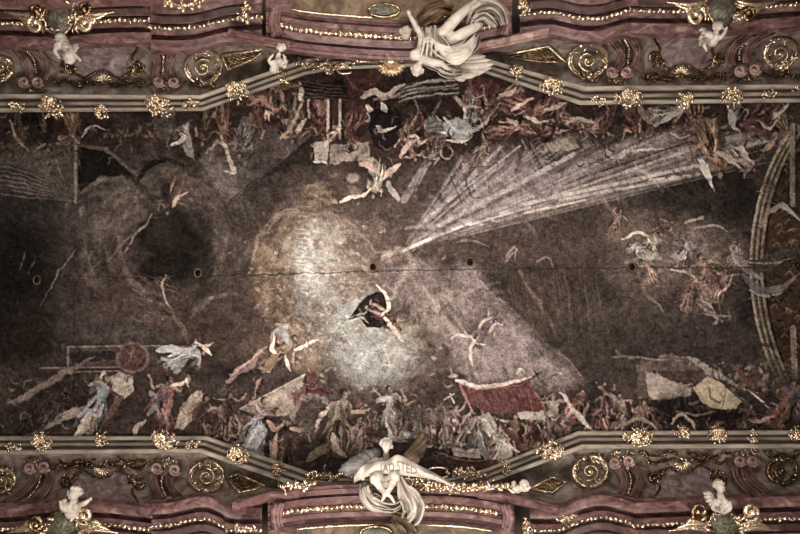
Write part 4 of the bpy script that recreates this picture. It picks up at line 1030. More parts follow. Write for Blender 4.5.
for row, nm in ((UP, 'upper'), (LO, 'lower')):
    for i, (px, py, k, s_) in enumerate(row):
        w = ('large', 'bushy', 'small round', 'thin sprig-like')[k]
        cluster(px, py, k, s_, (37 * i) % 360 if k > 1 else (-20 if 200 < px < 300 and nm == 'upper' else 20 if px < 300 else 0) + 180 * (i % 2), '%s gilt leaf cluster on the %s grey frame, %s' % (w, nm, from_edge(i, len(row))))

# ribbons and scrolls laid on the cove
def normals(pts):
    out = []
    for i in range(len(pts)):
        a, b = pts[max(i - 1, 0)], pts[min(i + 1, len(pts) - 1)]
        dx, dy = b[0] - a[0], b[1] - a[1]; L = math.hypot(dx, dy) or 1
        out.append((-dy / L, dx / L))
    return out
def ribbon(b, pts, w, prof, base):
    ns = normals(pts)
    b.loft([[P(x + nx * o * w, y + ny * o * w, base(x, y) - h) for o, h in prof] for (x, y), (nx, ny) in zip(pts, ns)])
BAND = [(-1, -.02), (-1, .34), (-.66, .44), (-.52, .2), (-.3, .22), (0, .36), (.3, .22), (.52, .2), (.66, .44), (1, .34), (1, -.02)]
def spiral(cx, cy, r, turns, a0, sgn, n=40, rin=.12):
    out = []
    for k in range(n + 1):
        t = k / n
        rr = r * (1 - t * (1 - rin)); a = a0 + sgn * t * turns * 2 * math.pi
        out.append((cx + rr * math.cos(a), cy + rr * math.sin(a)))
    return out
def gtube(b, pts, r, base, h, taper=True, n=6):
    m = len(pts)
    rad = [r * (1 - .75 * abs(2 * i / (m - 1) - .9) ** 2 if taper else 1) for i in range(m)]
    rad = [max(.012, q) for q in rad]
    b.tube([P(x, y, base(x, y) - h) for x, y in pts], rad, n)

def console(bands, vols, beadpath, leaf_at, label):
    e = empty('scroll_console', C(*bands[0][1]), label, 'scroll console', 'pink scroll consoles on the coves')
    for pts, (vx, vy) in zip(bands, vols):
        b = MB(); ribbon(b, catmull(pts, 6), 4.6, BAND, cove_d)
        b.build('scroll_band', M_PINK, e, smooth=False).data.set_sharp_from_angle(angle=math.radians(40))
        b = MB()
        b.ball(C(vx, vy, .2), (.13, .13, .16), None, 12, 8)
        gtube(b, spiral(vx, vy, 5.8, 1.45, .4, 1, 34, .3), .06, lambda x, y: cove_d(vx, vy), .42, False, 8)
        b.loft([[C(vx, vy, 0) + Vector((math.cos(q * .5236) * .2, math.sin(q * .5236) * .2, z)) for q in range(12)] for z in (.02, -.28)])
        b.build('volute', M_PINK, e)
    b = MB(); ribbon(b, catmull(beadpath, 6), 4.2, [(-1, -.01), (-1, .05), (1, .05), (1, -.01)], cove_d)
    b.build('gap_shade_strip', M_MARBLE_DARK, e, smooth=False)  # dark strip put in for the shade between the two bands
    pts = catmull(beadpath, 6)
    line = spaced([C(x, y, .2) for x, y in pts], .11)
    beads(line, .05, 'bead_string', e)
    b = MB(); leaf_mass(b, random.Random(int(leaf_at[0])), leaf_at[0], leaf_at[1], 12, 4.5, cove_d, 34, (.12, .24), .4); b.build('foliage', M_GOLD, e)
    return e
console([[(10, 46), (22, 56), (29, 68), (29, 78)], [(30, 46), (41, 56), (46, 68), (43, 79)]], [(24, 82), (38, 82)], [(22, 47), (33, 58), (36, 72)], (34, 88), 'upper pink scroll console nearest the left edge, beside a gilt spiral')
console([[(153, 50), (156, 58), (156, 68), (154, 78)], [(176, 50), (170, 58), (168, 68), (171, 78)]], [(159, 82), (174, 82)], [(164, 51), (163, 62), (163, 74)], (167, 86), 'upper pink scroll console just left of the frame bend')
console([[(611, 41), (619, 51), (621, 60), (617, 68)], [(630, 36), (637, 47), (638, 58), (634, 68)]], [(612, 72), (627, 72)], [(624, 38), (629, 50), (627, 66)], (618, 79), 'upper pink scroll console just right of the frame bend')
console([[(752, 34), (736, 44), (730, 55), (732, 66)], [(774, 31), (756, 40), (748, 51), (747, 63)]], [(740, 71), (755, 69)], [(756, 36), (741, 48), (739, 62)], (747, 77), 'upper pink scroll console nearest the right edge')
console([[(37, 472), (31, 484), (20, 494), (6, 502)], [(50, 471), (50, 482), (44, 493), (32, 502)]], [(30, 468), (44, 467)], [(41, 474), (38, 486), (28, 498)], (37, 462), 'lower pink scroll console nearest the left edge, left of a white putto')
console([[(153, 474), (153, 482), (156, 491), (160, 499)], [(170, 476), (170, 484), (174, 491), (181, 498)]], [(157, 468), (175, 470)], [(162, 476), (162, 486), (166, 497)], (166, 462), 'lower pink scroll console just left of the frame bend')
console([[(619, 469), (623, 478), (624, 487), (620, 496)], [(634, 467), (639, 476), (639, 486), (634, 497)]], [(615, 463), (629, 461)], [(627, 468), (631, 480), (628, 494)], (621, 455), 'lower pink scroll console just right of the frame bend')
console([[(734, 468), (737, 478), (745, 487), (757, 496)], [(746, 468), (750, 477), (758, 485), (768, 493)]], [(740, 461), (753, 461)], [(741, 468), (744, 478), (754, 491)], (747, 454), 'lower pink scroll console nearest the right edge, right of a putto')

def rocaille(cx, cy, r, sgn, side, seed, label, mat=None):
    """A gilt shell-work spiral with C-scrolls and leaf tufts."""
    mat = mat or M_GOLD
    e = empty('gilt_rocaille', C(cx, cy), label, 'gilt ornament', 'gilt spiral rocailles on the coves')
    rng = random.Random(seed); dn = 1 if side == 0 else -1
    b = MB(); gtube(b, spiral(cx, cy, r * .6, 1.6, rng.uniform(0, 6), sgn, 48), .042, cove_d, .2, False)
    b.ball(C(cx, cy, .22), .1, None, 8, 6)
    b.build('spiral', mat, e)
    for a0, a1, rr in ((1.9, 4.3, 1.0), (4.6, 6.6, 1.08), (.4, 1.5, .98)):
        a0 += rng.uniform(-.2, .2)
        b = MB()
        pts = [(cx + r * rr * (1 + .12 * math.sin(k / 14 * 3)) * math.cos(a0 + (a1 - a0) * k / 14), cy + r * rr * math.sin(a0 + (a1 - a0) * k / 14)) for k in range(15)]
        gtube(b, pts, .085, cove_d, .2)
        gtube(b, [(cx + (x - cx) * .86, cy + (y - cy) * .86) for x, y in pts[2:-2]], .04, cove_d, .16)
        b.ball(C(*pts[-1], .22), .11, None, 8, 6)
        b.build('c_scroll', mat, e)
    b = MB()
    for k in range(22):
        a = rng.uniform(0, 6.283); q = rng.uniform(.75, 1.15)
        L = rng.uniform(.16, .3)
        b.leaf(C(cx + r * q * math.cos(a), cy + r * q * math.sin(a), rng.uniform(.1, .3)), L, L * .45, rnd_rot(rng, .8), .4, .22)
    leaf_mass(b, rng, cx + r * .3, cy + dn * r * .95, r * .5, r * .3, cove_d, 16, (.14, .26), .3)
    b.build('foliage', mat, e)
    return e
rocaille(0, 69, 11, 1, 0, 1, 'upper gilt spiral rocaille cut by the left edge')
rocaille(203, 68, 16, -1, 0, 2, 'upper gilt spiral rocaille above the left frame bend')
rocaille(588, 61, 17, 1, 0, 3, 'bright gilt spiral rocaille above the right frame bend')
rocaille(780, 54, 14, -1, 0, 4, 'upper gilt spiral rocaille near the right edge')
rocaille(2, 481, 11, -1, 1, 5, 'lower gilt spiral rocaille cut by the left edge')
rocaille(206, 477, 15, 1, 1, 6, 'lower gilt spiral rocaille below the left frame bend')
rocaille(590, 472, 15, -1, 1, 7, 'lower gilt spiral rocaille below the right frame bend')
rocaille(782, 471, 13, 1, 1, 8, 'lower gilt spiral rocaille near the right edge', M_OLDGOLD)

def cove_panel(x0, x1, ya, yb, side, cx, label, seed):
    """A mauve field on the cove edged by gilt scrollwork with a shell in the middle; ya is the edge next to the frame."""
    e = empty('cove_panel', C(cx, (ya + yb) / 2), label, 'wall panel', 'mauve panels on the coves')
    rng = random.Random(seed); dy = (yb - ya)
    b = MB()
    # field with ears
    top = [(x0 + 14, ya + dy * .32), (x0 + 26, ya + dy * .18), (cx - 12, ya + dy * .14), (cx, ya + dy * .3), (cx + 12, ya + dy * .14), (x1 - 26, ya + dy * .18), (x1 - 14, ya + dy * .32)]
    tm = catmull(top, 5)
    b.loft([[P(x, y, cove_d(x, y) - h), P(x, yb, cove_d(x, yb) - h)] for h in (.0,) for x, y in tm][:0] or [[C(x, y, -.05), C(x, y, .05), C(x, (y * 2 + yb) / 3, .05), C(x, (y + yb * 2) / 3, .05), C(x, yb, .05), C(x, yb, -.05), C(x, (y + yb * 2) / 3, -.05), C(x, (y * 2 + yb) / 3, -.05)] for x, y in tm])
    b.build('mauve_field', M_FIELD, e, smooth=False)
    for q in (-1, 1):
        xe = x0 if q < 0 else x1
        b = MB()
        gtube(b, catmull([(cx + q * 8, ya + dy * .04), (cx + q * 22, ya + dy * .12), (xe - q * 24, ya + dy * .04), (xe - q * 12, ya + dy * .16), (xe - q * 5, ya + dy * .06)], 6), .05, cove_d, .1, False)
        gtube(b, catmull([(cx + q * 6, ya + dy * .34), (cx + q * 16, ya + dy * .2), (xe - q * 26, ya + dy * .24), (xe - q * 14, ya + dy * .44), (xe - q * 18, ya + dy * .7), (xe - q * 12, ya + dy * .95)], 6), .05, cove_d, .12, False)
        gtube(b, spiral(xe - q * 12, ya + dy * .5, 6.5, 1.2, 0, q, 24), .055, cove_d, .14, False)
        gtube(b, spiral(xe - q * 20, ya + dy * .38, 4.5, 1.1, 2, -q, 20), .05, cove_d, .14, False)
        leaf_mass(b, rng, xe - q * 12, ya + dy * .42, 6, 6, cove_d, 12, (.12, .22), .22)
        leaf_mass(b, rng, xe - q * 3, ya + dy * .1, 5, 3, cove_d, 7, (.12, .2), .2)
        b.build('gilt_scrollwork', M_OLDGOLD, e)
    b = MB()
    for k in range(9):
        a = math.radians(-80 + 20 * k)
        d = Vector((math.sin(a), (1 if side else -1) * -math.cos(a) * (-1), 0))
        p = C(cx + 5 * math.sin(a), ya + dy * .12 + dy * .12 * math.cos(a), .24)
        M = rotz(math.atan2(d.y, d.x)) @ Matrix.Rotation(math.pi, 3, 'X')
        b.leaf(p, .36, .1, M, .2, .3)
    leaf_mass(b, rng, cx, ya + dy * .14, 9, 4.5, cove_d, 16, (.12, .22), .35)
    b.build('gilt_shell', M_GOLD, e)
cove_panel(54, 150, 86, 46, 0, 102, 'mauve cove panel in gilt scrollwork below the upper left shield', 1)
cove_panel(642, 730, 80, 37, 0, 682, 'mauve cove panel in gilt scrollwork below the upper right shield', 2)
cove_panel(54, 150, 463, 503, 1, 101, 'mauve cove panel in gilt scrollwork right of the lower left putto', 3)
cove_panel(642, 732, 457, 500, 1, 683, 'mauve cove panel in gilt scrollwork left of the lower right putto', 4)

def trellis(quad, label, seed):
    """A gilt lattice panel filling the wedge beside the pediment."""
    a, b_, c, d = [Vector((*q, 0)) for q in quad]
    e = empty('gilt_trellis_panel', C(*quad[0]), label, 'gilt ornament', 'gilt trellis panels beside the pediments')
    def at(u, v):
        p = (a * (1 - u) + b_ * u) * (1 - v) + (d * (1 - u) + c * u) * v
        return (p.x, p.y)
    b = MB()
    b.sheet(lambda u, v: C(*at(u, v), .04), 8, 4, .06); b.build('panel_field', M_TAN, e)
    b = MB()
    for k in range(-4, 12):
        for s in (1, -1):
            pts = []
            for q in range(7):
                v = q / 6; u = (k + (v * 4 if s > 0 else (1 - v) * 4)) / 8
                if 0 <= u <= 1: pts.append(at(u, v))
            if len(pts) > 1: b.tube([C(x, y, .07) for x, y in pts], .025, 5)
    rng = random.Random(seed)
    for k in range(50):
        b.ball(C(*at(rng.random(), rng.random()), .1), .04, None, 6, 4)
    b.build('lattice', M_OLDGOLD, e)
    b = MB()
    ring = [at(0, 0), at(.5, 0), at(1, 0), at(1, 1), at(.5, 1), at(0, 1), at(0, 0)]
    b.tube([C(x, y, .1) for x, y in ring], .055, 6)
    b.build('gilt_border', M_GOLD, e)
trellis([(222, 55), (262, 50), (258, 57), (228, 70)], 'gilt trellis panel left of the upper pediment, right of a spiral', 1)
trellis([(500, 56), (548, 46), (566, 62), (540, 62)], 'gilt trellis panel right of the upper pediment, left of the bright spiral', 2)
trellis([(226, 478), (238, 474), (266, 486), (240, 493)], 'gilt trellis panel left of the lower pediment', 3)
trellis([(530, 489), (552, 477), (566, 482), (552, 493)], 'gilt trellis panel right of the lower pediment', 4)

# ------------------------------------------------------------------ shields on the cornice
def shield(cx, cy, side, rx, ry, curls, label, seed, mat=M_SHIELD):
    sg = -1 if side == 0 else 1           # outward, away from the fresco
    D0 = 20.72
    e = empty('cartouche_shield', P(cx, cy, D0), label, 'cartouche', 'cartouche shields on the cornices')
    rng = random.Random(seed)
    b = MB(); n = 28; rings = []
    def out(a):
        c, s = math.cos(a), math.sin(a)
        return (c * rx * (1 + .1 * math.cos(4 * a)), s * ry * (1 + .08 * math.cos(3 * a + .5)))
    for q, h in ((1, -.15), (1.0, .1), (.93, .18), (.7, .3), (.4, .38), (.12, .42)):
        rings.append([P(cx + out(2 * math.pi * k / n)[0] * q, cy + out(2 * math.pi * k / n)[1] * q, D0 - h) for k in range(n)])
    b.loft(rings); b.build('shield_face', mat, e)
    b = MB()
    b.tube([P(cx + out(2 * math.pi * k / 30)[0], cy + out(2 * math.pi * k / 30)[1], D0 - .14) for k in range(31)], .07, 6); b.build('gilt_rim', M_OLDGOLD, e)
    for (x, y, r, a0, s, bright) in curls:
        b = MB(); base = lambda px, py: D0
        pts = [(x + r * 1.1 * math.cos(a0 + s * (.2 - .35 * k)), y + r * 1.1 * math.sin(a0 + s * (.2 - .35 * k))) for k in range(6)][::-1] + spiral(x, y, r, 1.05, a0, s, 30, .3)
        m = len(pts)
        b.tube([P(px, py, D0 - .32) for px, py in pts], [.075 * (.5 + .5 * min(1, i / 8)) for i in range(m)], 8)
        b.ball(P(*pts[-1], D0 - .34), .13, None, 8, 6)
        b.build('curled_scroll', M_GOLD if bright else M_OLDGOLD, e)
    b = MB()
    for k in range(54):
        a = rng.uniform(0, 6.283); q = rng.uniform(.9, 1.7)
        L = rng.uniform(.16, .34)
        x, y = cx + math.cos(a) * rx * q, cy + math.sin(a) * ry * q * .9 + sg * 3
        if (y - cy) * sg < -ry * .75: continue
        b.leaf(P(x, y, D0 - rng.uniform(.1, .35)), L, L * .45, rnd_rot(rng, .8), .45, .22)
    for q in (-1, 1):
        for j in range(3):
            pts = catmull([(cx + q * rx * 1.05, cy + sg * (2 + j * 3)), (cx + q * (rx + 18), cy + sg * (-4 + j * 4)), (cx + q * (rx + 24 + 9 * j), cy + sg * (1 + j * 3))], 6)
            gtube(b, pts, .085, lambda x, y: D0, .25)
    b.build('gilt_leafwork', M_GOLD, e)
shield(59, 19, 0, 14, 17, [(36, 25, 9, -1.4, -1, True), (84, 25, 8, -1.7, 1, True), (37, 10, 7, 1.2, 1, False), (84, 8, 7, 1.8, -1, False)], 'dark green cartouche shield on the upper cornice near the left edge', 1)
shield(722, 9, 0, 14, 17, [(696, 17, 9, -1.2, -1, True), (748, 15, 7, -1.7, 1, False)], 'dark green cartouche shield on the upper cornice near the right edge', 2)
shield(62, 526, 1, 15, 14, [(37, 523, 8, 1.5, 1, False), (85, 516, 8, 2.6, 1, True)], 'dark green cartouche shield on the lower cornice near the left edge', 3)
shield(724, 524, 1, 14, 16, [(700, 511, 8, 2.4, 1, False), (750, 512, 8, .6, -1, True)], 'dark grey cartouche shield on the lower cornice near the right edge', 4)

# ------------------------------------------------------------------ garlands and the gilt shell
def garland(pts, w, n, depth, label, seed, name='gilt_garland'):
    b = MB(); rng = random.Random(seed); cm = catmull(pts, 8)
    b.tube([P(x, y, depth + .05) for x, y in cm], .08, 6)
    for k in range(n):
        x, y = cm[rng.randrange(len(cm))]
        L = rng.uniform(.14, .28)
        p = P(x + rng.gauss(0, w * .4), y + rng.gauss(0, w * .4), depth - rng.uniform(0, .25))
        if rng.random() < .35: b.ball(p, rng.uniform(.06, .1), None, 7, 5)
        else: b.leaf(p, L, L * .5, rnd_rot(rng, .9), .45, .22)
    o = b.build(name, M_GOLD); return tag(o, label, 'garland', 'gilt garlands along the pediments')
garland([(298, 62), (310, 64), (322, 67), (334, 68)], 7, 60, 23.05, 'dense gilt flower garland under the left end of the upper pediment', 1)
garland([(338, 64), (352, 62), (366, 61), (378, 62)], 3.0, 34, 23.0, 'thin gilt garland between the dense flowers and the gilt shell', 2)
garland([(440, 68), (452, 71), (464, 69), (478, 66)], 4, 30, 23.0, 'short gilt garland right of the upper winged statue', 3)
garland([(404, 479), (422, 484), (440, 487), (462, 489), (484, 487), (506, 486)], 5.5, 130, 20.55, 'long gilt flower garland right of the banner statue', 4)
garland([(282, 486), (292, 486), (304, 485), (312, 484)], 5, 40, 20.6, 'short gilt flower garland on the left lip of the lower pediment', 5)
garland([(306, 477), (316, 475), (326, 476), (334, 480)], 6, 50, 23.05, 'dense gilt flower bunch above the left lip of the lower pediment', 6)
garland([(452, 474), (462, 472), (474, 473), (482, 478)], 6, 55, 23.05, 'dense gilt flower bunch above the right lip of the lower pediment', 7)
garland([(336, 476), (346, 474), (354, 478)], 3, 16, 23.0, 'thin gilt sprig left of the banner statue', 8)
# two thin gilt hoops
for k, (x, y, r, lab) in enumerate([(345, 70, 6, 'thin gilt hoop hanging under the upper pediment'), (438, 473, 9, 'thin gilt hoop right of the banner statue')]):
    b = MB(); b.tube([P(x + r * 1.3 * math.cos(a), y + r * .6 * math.sin(a), 23.1) for a in [math.radians(15 * q) for q in range(2, 23)]], .05, 6)
    tag(b.build('gilt_hoop', M_GOLD), lab, 'gilt ornament')
# fan shell
e = empty('gilt_shell', P(392, 62, 21.6), 'large ribbed gilt scallop shell left of the upper winged statue', 'shell ornament')
b = MB(); N_ = 9
def shell_fn(u, v):
    a = math.radians(-62 + 124 * u); rr = 2 + 15 * v * (1 + .05 * math.cos(u * N_ * 2 * math.pi))
    h = .25 + .3 * math.sin(v * 2.2) + .07 * math.cos(u * N_ * 2 * math.pi) * v
    return P(391 + rr * math.sin(a) * .95, 60 + rr * math.cos(a) * .92, 21.6 - h)
b.sheet(shell_fn, 72, 10, .06); b.build('fan', M_GOLD, e)
b = MB(); b.ball(P(391, 61, 21.25), (.2, .14, .14), None, 10, 8)
for q in (-1, 1): gtube(b, spiral(391 + q * 9, 60, 4.5, 1.3, math.pi / 2, q, 24), .07, lambda x, y: 21.6, .32, False)
b.build('hinge_scroll', M_GOLD, e)

# ------------------------------------------------------------------ round openings in the fresco
for k, (x, y, lab) in enumerate([(37, 280, 'small round black hole in the dark left end of the fresco'), (198, 273, 'small round black hole right of the dark painted cloud'), (373, 267, 'small round black hole above the bright painted cloud'),
                                 (470, 262, 'small round black hole in the fresco below the painted light shafts'), (632, 267, 'small round black hole left of the pink painted figures')]):
    c = P(x, y, DF); e = empty('vent_hole', c, lab, 'vent hole', 'round vent holes in the fresco')
    R = .135
    b = MB()
    b.loft([[c + Vector((math.cos(a) * r * .85, math.sin(a) * r * 1.05, z)) for r, z in ((R, .01), (R + .0, -.03), (R + .045, -.03), (R + .05, .01))] for a in [2 * math.pi * q / 24 for q in range(25)]], cap=False)
    b.build('rim', M_BROWN, e)
    b = MB(); b.loft([[c + Vector((math.cos(2 * math.pi * q / 24) * r * .85, math.sin(2 * math.pi * q / 24) * r * 1.05, z)) for q in range(24)] for r, z in ((R * 1.02, -.012), (R * .6, -.011), (R * .1, -.01))])
    b.build('hole_dark_disc', M_BLACK, e)  # flat black disc painted in for the darkness inside the hole
# ------------------------------------------------------------------ white stucco figures
class Clay:
    """Overlapping lumps and tapered limbs fused into one continuous skin."""
    def __init__(s, d0): s.b = MB(); s.d0 = d0; s.k = d0 / FPX
    def p(s, q): return P(q[0], q[1], s.d0 - q[2])
    def lump(s, q, r, rot=None):
        if hasattr(r, '__len__'): r = tuple(v * s.k for v in r)
        else: r = (r * s.k,) * 3
        s.b.ball(s.p(q), r, rotz(math.radians(rot)) if rot else None, 14, 10)
    def limb(s, pts, rad):
        """pts of (px, py, h metres); rad in px."""
        if len(pts) > 2:
            both = catmull([tuple(p) + (r,) for p, r in zip(pts, rad)], 5)
        else:
            both = [tuple(np.array(tuple(pts[0]) + (rad[0],)) * (1 - t) + np.array(tuple(pts[1]) + (rad[1],)) * t) for t in (0, .25, .5, .75, 1)]
        w = [s.p(q) for q in both]; r = [max(.3, q[3]) * s.k for q in both]
        s.b.tube(w, r, 12, True)
        s.b.ball(w[0], r[0], None, 12, 8); s.b.ball(w[-1], r[-1], None, 12, 8)
    def hand(s, wrist, direction, L, up=(0, 0, 1)):
        """Palm, four unequal bent fingers and a thumb from the side of the palm; direction in px space (dx, dy, dh)."""
        d = np.array(direction, float); d[:2] /= (np.hypot(d[0], d[1]) + 1e-6)
        n = np.array([-d[1], d[0]])
        w = np.array(wrist, float)
        at = lambda f, sd, h=0: (w[0] + d[0] * f * L + n[0] * sd * L, w[1] + d[1] * f * L + n[1] * sd * L, w[2] + h)
        s.limb([at(0, 0), at(.28, 0, .03), at(.5, 0, .03)], [L * .17, L * .26, L * .25])
        for k, (sd, ln) in enumerate(((-.24, .42), (-.08, .52), (.08, .48), (.23, .36))):
            s.limb([at(.45, sd), at(.45 + ln * .6, sd * 1.25, .03), at(.45 + ln, sd * 1.3, -.02)], [L * .085, L * .078, L * .06])
        s.limb([at(.14, .22), at(.34, .42, .05), at(.52, .46, .07)], [L * .1, L * .09, L * .07])
    def head(s, c, R, crown, face, rng, hair=True, flat=.1):
        """c centre (px, py, h); crown: px direction from chin to crown; face: where the nose points (dx, dy, dh in px)."""
        cr = Vector((crown[0], crown[1], 0)).normalized(); f = Vector((face[0], face[1], -face[2])).normalized()
        u = (cr - f * cr.dot(f)).normalized(); sd = u.cross(f)
        o = s.p(c); k = s.k * R
        def put(a, b_, e, r):      # a sideways, b_ up, e forward (in head radii)
            s.b.ball(o + (sd * a + u * b_ + f * e) * k, r * k if not hasattr(r, '__len__') else tuple(v * k for v in r), None, 10, 8)
        put(0, .15, -.12, .86); put(0, .1, .12, .8); put(0, -.35, .25, .58); put(0, -.72, .42, .26)       # skull, face, jaw, chin
        put(0, .02, .9, .13); put(0, -.1, 1.0, .16); put(0, .18, .82, .12)                                    # nose
        for q in (-1, 1):
            put(q * .33, .24, .74, .17); put(q * .3, .06, .8, .1); put(q * .42, -.22, .6, .26); put(q * .86, -.02, .0, .2)   # brow, eye, cheek, ear
        put(0, -.42, .84, .12); put(.1, -.42, .8, .1); put(-.1, -.42, .8, .1); put(0, -.53, .8, .12)
        if hair:
            for k2 in range(34):
                a = rng.uniform(-1.75, 1.75) if k2 % 2 else rng.uniform(-3.14, 3.14); e2 = rng.uniform(-.9, .25)
                rr = math.sqrt(max(.05, 1 - e2 * e2))
                x, y = math.sin(a) * rr * .92, math.cos(a) * rr * .95 + .1
                if y < -.45: continue
                put(x, y, e2 * .9, rng.uniform(.17, .27))
    def fuse(s, name, mat, parent, voxel=.028, smooth=2):
        me = bpy.data.meshes.new('clay'); loc = parent_origin(parent)
        me.from_pydata([tuple(v - loc) for v in s.b.v], [], s.b.f)
        bm = bmesh.new(); bm.from_mesh(me); bmesh.ops.recalc_face_normals(bm, faces=bm.faces); bm.to_mesh(me); bm.free()
        o = bpy.data.objects.new('clay', me); col.objects.link(o)
        r = o.modifiers.new('r', 'REMESH'); r.mode = 'VOXEL'; r.voxel_size = voxel
        sm = o.modifiers.new('s', 'SMOOTH'); sm.factor = .5; sm.iterations = smooth
        dg = bpy.context.evaluated_depsgraph_get(); dg.update()
        m2 = bpy.data.meshes.new_from_object(o.evaluated_get(dg))
        bpy.data.objects.remove(o); bpy.data.meshes.remove(me)
        m2.materials.clear(); m2.materials.append(mat); m2.name = name
        m2.polygons.foreach_set('use_smooth', [True] * len(m2.polygons))
        o = bpy.data.objects.new(name, m2); col.objects.link(o); o.parent = parent
        return o

def cloth(name, mat, parent, d0, spine, widths, h, folds, depth, seed, nu=40, nv=24, twist=0.0):
    """A fluttering sheet along a px spine with folds running lengthwise."""
    rng = random.Random(seed)
    sp = catmull([tuple(p) + (w, hh) for p, w, hh in zip(spine, widths, h)], 10)
    ns = normals([(q[0], q[1]) for q in sp])
    ph = [rng.uniform(0, 6.28) for _ in range(4)]
    def fn(u, v):
        i = v * (len(sp) - 1); a = int(min(i, len(sp) - 2)); t = i - a
        x, y, w, hh = [sp[a][j] * (1 - t) + sp[a + 1][j] * t for j in range(4)]
        nx, ny = ns[a]
        o = (u - .5) * 2
        wob = math.sin(o * folds + ph[0] + v * 2 + twist * v * 3) + .5 * math.sin(o * folds * 1.9 + ph[1] - v * 3)
        edge = 1 + .12 * math.sin(v * 9 + ph[2]) + .06 * math.sin(v * 21 + ph[3])
        return P(x + nx * o * w * edge, y + ny * o * w * edge, d0 - hh - depth * wob * (.5 + .5 * v))
    b = MB(); b.sheet(fn, nu, nv, .05)
    return b.build(name, mat, parent)

def feathered_wing(name, mat, parent, d0, root, tips, h, rootw=3):
    """A wing: long overlapping feathers from a root line to a list of tips."""
    b = MB()
    n = len(tips)
    for i, (tx, ty) in enumerate(tips):
        s_ = i / (n - 1)
        rx, ry = root[0][0] * (1 - s_) + root[1][0] * s_, root[0][1] * (1 - s_) + root[1][1] * s_
        def fn(u, v, rx=rx, ry=ry, tx=tx, ty=ty, i=i):
            L = math.hypot(tx - rx, ty - ry); nx, ny = -(ty - ry) / L, (tx - rx) / L
            w = rootw * (.55 + .6 * math.sin(min(1, v * 1.15) * math.pi * .62)) * (1 if v < .85 else max(.1, (1 - v) / .15))
            o = (u - .5) * 2
            bend = 2.2 * math.sin(v * math.pi)
            return P(rx + (tx - rx) * v + nx * (o * w + bend), ry + (ty - ry) * v + ny * (o * w + bend), d0 - h - .05 * (i % 3) - .18 * math.sin(v * 2.4) - .07 * (1 - o * o))
        b.sheet(fn, 6, 10, .04)
    a_, z_ = root
    b.tube([P(a_[0], a_[1], d0 - h - .1), P((a_[0] + z_[0]) / 2, (a_[1] + z_[1]) / 2, d0 - h - .16), P(z_[0], z_[1], d0 - h - .1)], [.12, .2, .12], 8)
    return b.build(name, mat, parent)

# --- the winged figure in the middle of the upper side: feet up in the picture, head towards the fresco
D1 = 20.5; rng = random.Random(3)
e = empty('angel_statue', P(440, 40, D1), 'large white winged stucco angel in billowing robes leaning over the upper pediment', 'statue')
c = Clay(D1)
c.head((417.5, 68.5, .75), 6.2, (-.35, 1), (-.1, .25, 1), rng)
c.limb([(420, 63, .7), (424, 57, .6)], [2.9, 3.4])
c.lump((428, 53, .5), (9, 8, 8)); c.lump((434, 45, .5), (9.5, 9, 8)); c.lump((441, 37, .5), (10, 9, 8))
c.limb([(419, 57, .75), (431, 62.5, 1.0), (442, 63.5, .95)], [4.2, 4.0, 3.4]); c.limb([(442, 63.5, .95), (447, 68, .85), (452, 70, .75)], [3.2, 2.6, 2.0])
c.hand((452, 70, .75), (1, .3, 0), 6)
c.limb([(419, 57, .75), (413, 55.5, .85), (417, 52, .9)], [4.0, 4.4, 3.6])
c.limb([(420, 50, .85), (421, 38, .95), (418, 29, 1.0)], [3.6, 3.0, 2.8]); c.limb([(418, 30, 1.0), (413, 21, 1.0), (409.5, 15, .95)], [2.9, 2.4, 1.8])
c.hand((409.5, 15, .95), (-.35, -1, 0), 6)
c.limb([(443, 33, .9), (451, 24, 1.15), (461, 14, 1.1), (470, 6, .9)], [5.6, 5.4, 4.6, 3.4]); c.limb([(470, 6, .9), (475, 2, .85), (478, 2, .85)], [2.6, 2.2, 1.4])
c.limb([(452, 40, .9), (464, 33, 1.1), (474, 28, 1.0), (480, 25, .9)], [5.6, 5.2, 4.4, 3.2])
c.fuse('body', M_WHITE, e, .03, 2)
f = Clay(D1)      # heavy robe folds wound round the body
for k in range(6):
    o = k * 3.1
    f.limb([(427 + o * .3, 27 + o * .75, .75), (432 + o * .72, 39 + o * 1.15, 1.1), (447 + o * .6, 47 + o * 1.1, 1.2), (463 + o * .3, 45 + o * .8, 1.1), (475 + o * .1, 35 + o * .6, .85)], [.8, 1.15, 1.3, 1.15, .7])
for k in range(4):
    f.limb([(422 + k * 4, 27 + k * .5, .8), (424 + k * 3.8, 42, 1.1), (421 + k * 5, 57, 1.0)], [.8, 1.2, .9])
f.lump((440, 46, .3), (13, 12, 6)); f.lump((456, 50, .3), (13, 9, 6), -25)
f.limb([(443, 60, .6), (450, 68, .7), (456, 75, .6), (446, 77, .5), (438, 71, .6)], [2.4, 2.0, 1.2, 1.2, 1.2])
f.fuse('robe', M_WHITE, e, .026, 1)
cloth('robe_skirt', M_WHITE, e, D1, [(430, 26), (434, 42), (449, 55), (467, 48), (477, 34)], [6, 9, 10, 9, 4], [.65, .85, .95, .85, .65], 9, .3, 25, 60, 40)
cloth('robe_train', M_WHITE, e, D1, [(424, 60), (438, 66), (448, 72), (462, 73)], [4, 6, 5.5, 3], [.6, .75, .7, .5], 7, .24, 26, 50, 30)
cloth('flying_drapery', M_WHITE, e, D1, [(468, 24), (476, 10), (490, 5), (501, 12), (505, 24)], [4, 6.5, 7.5, 6, 3.5], [.8, .9, 1.0, .9, .7], 6, .22, 5, 50, 36)
cloth('flying_drapery', M_WHITE, e, D1, [(474, 20), (484, 16), (492, 22), (497, 26)], [3, 4, 3.4, 2], [1.0, 1.15, 1.0, .9], 5, .2, 6)
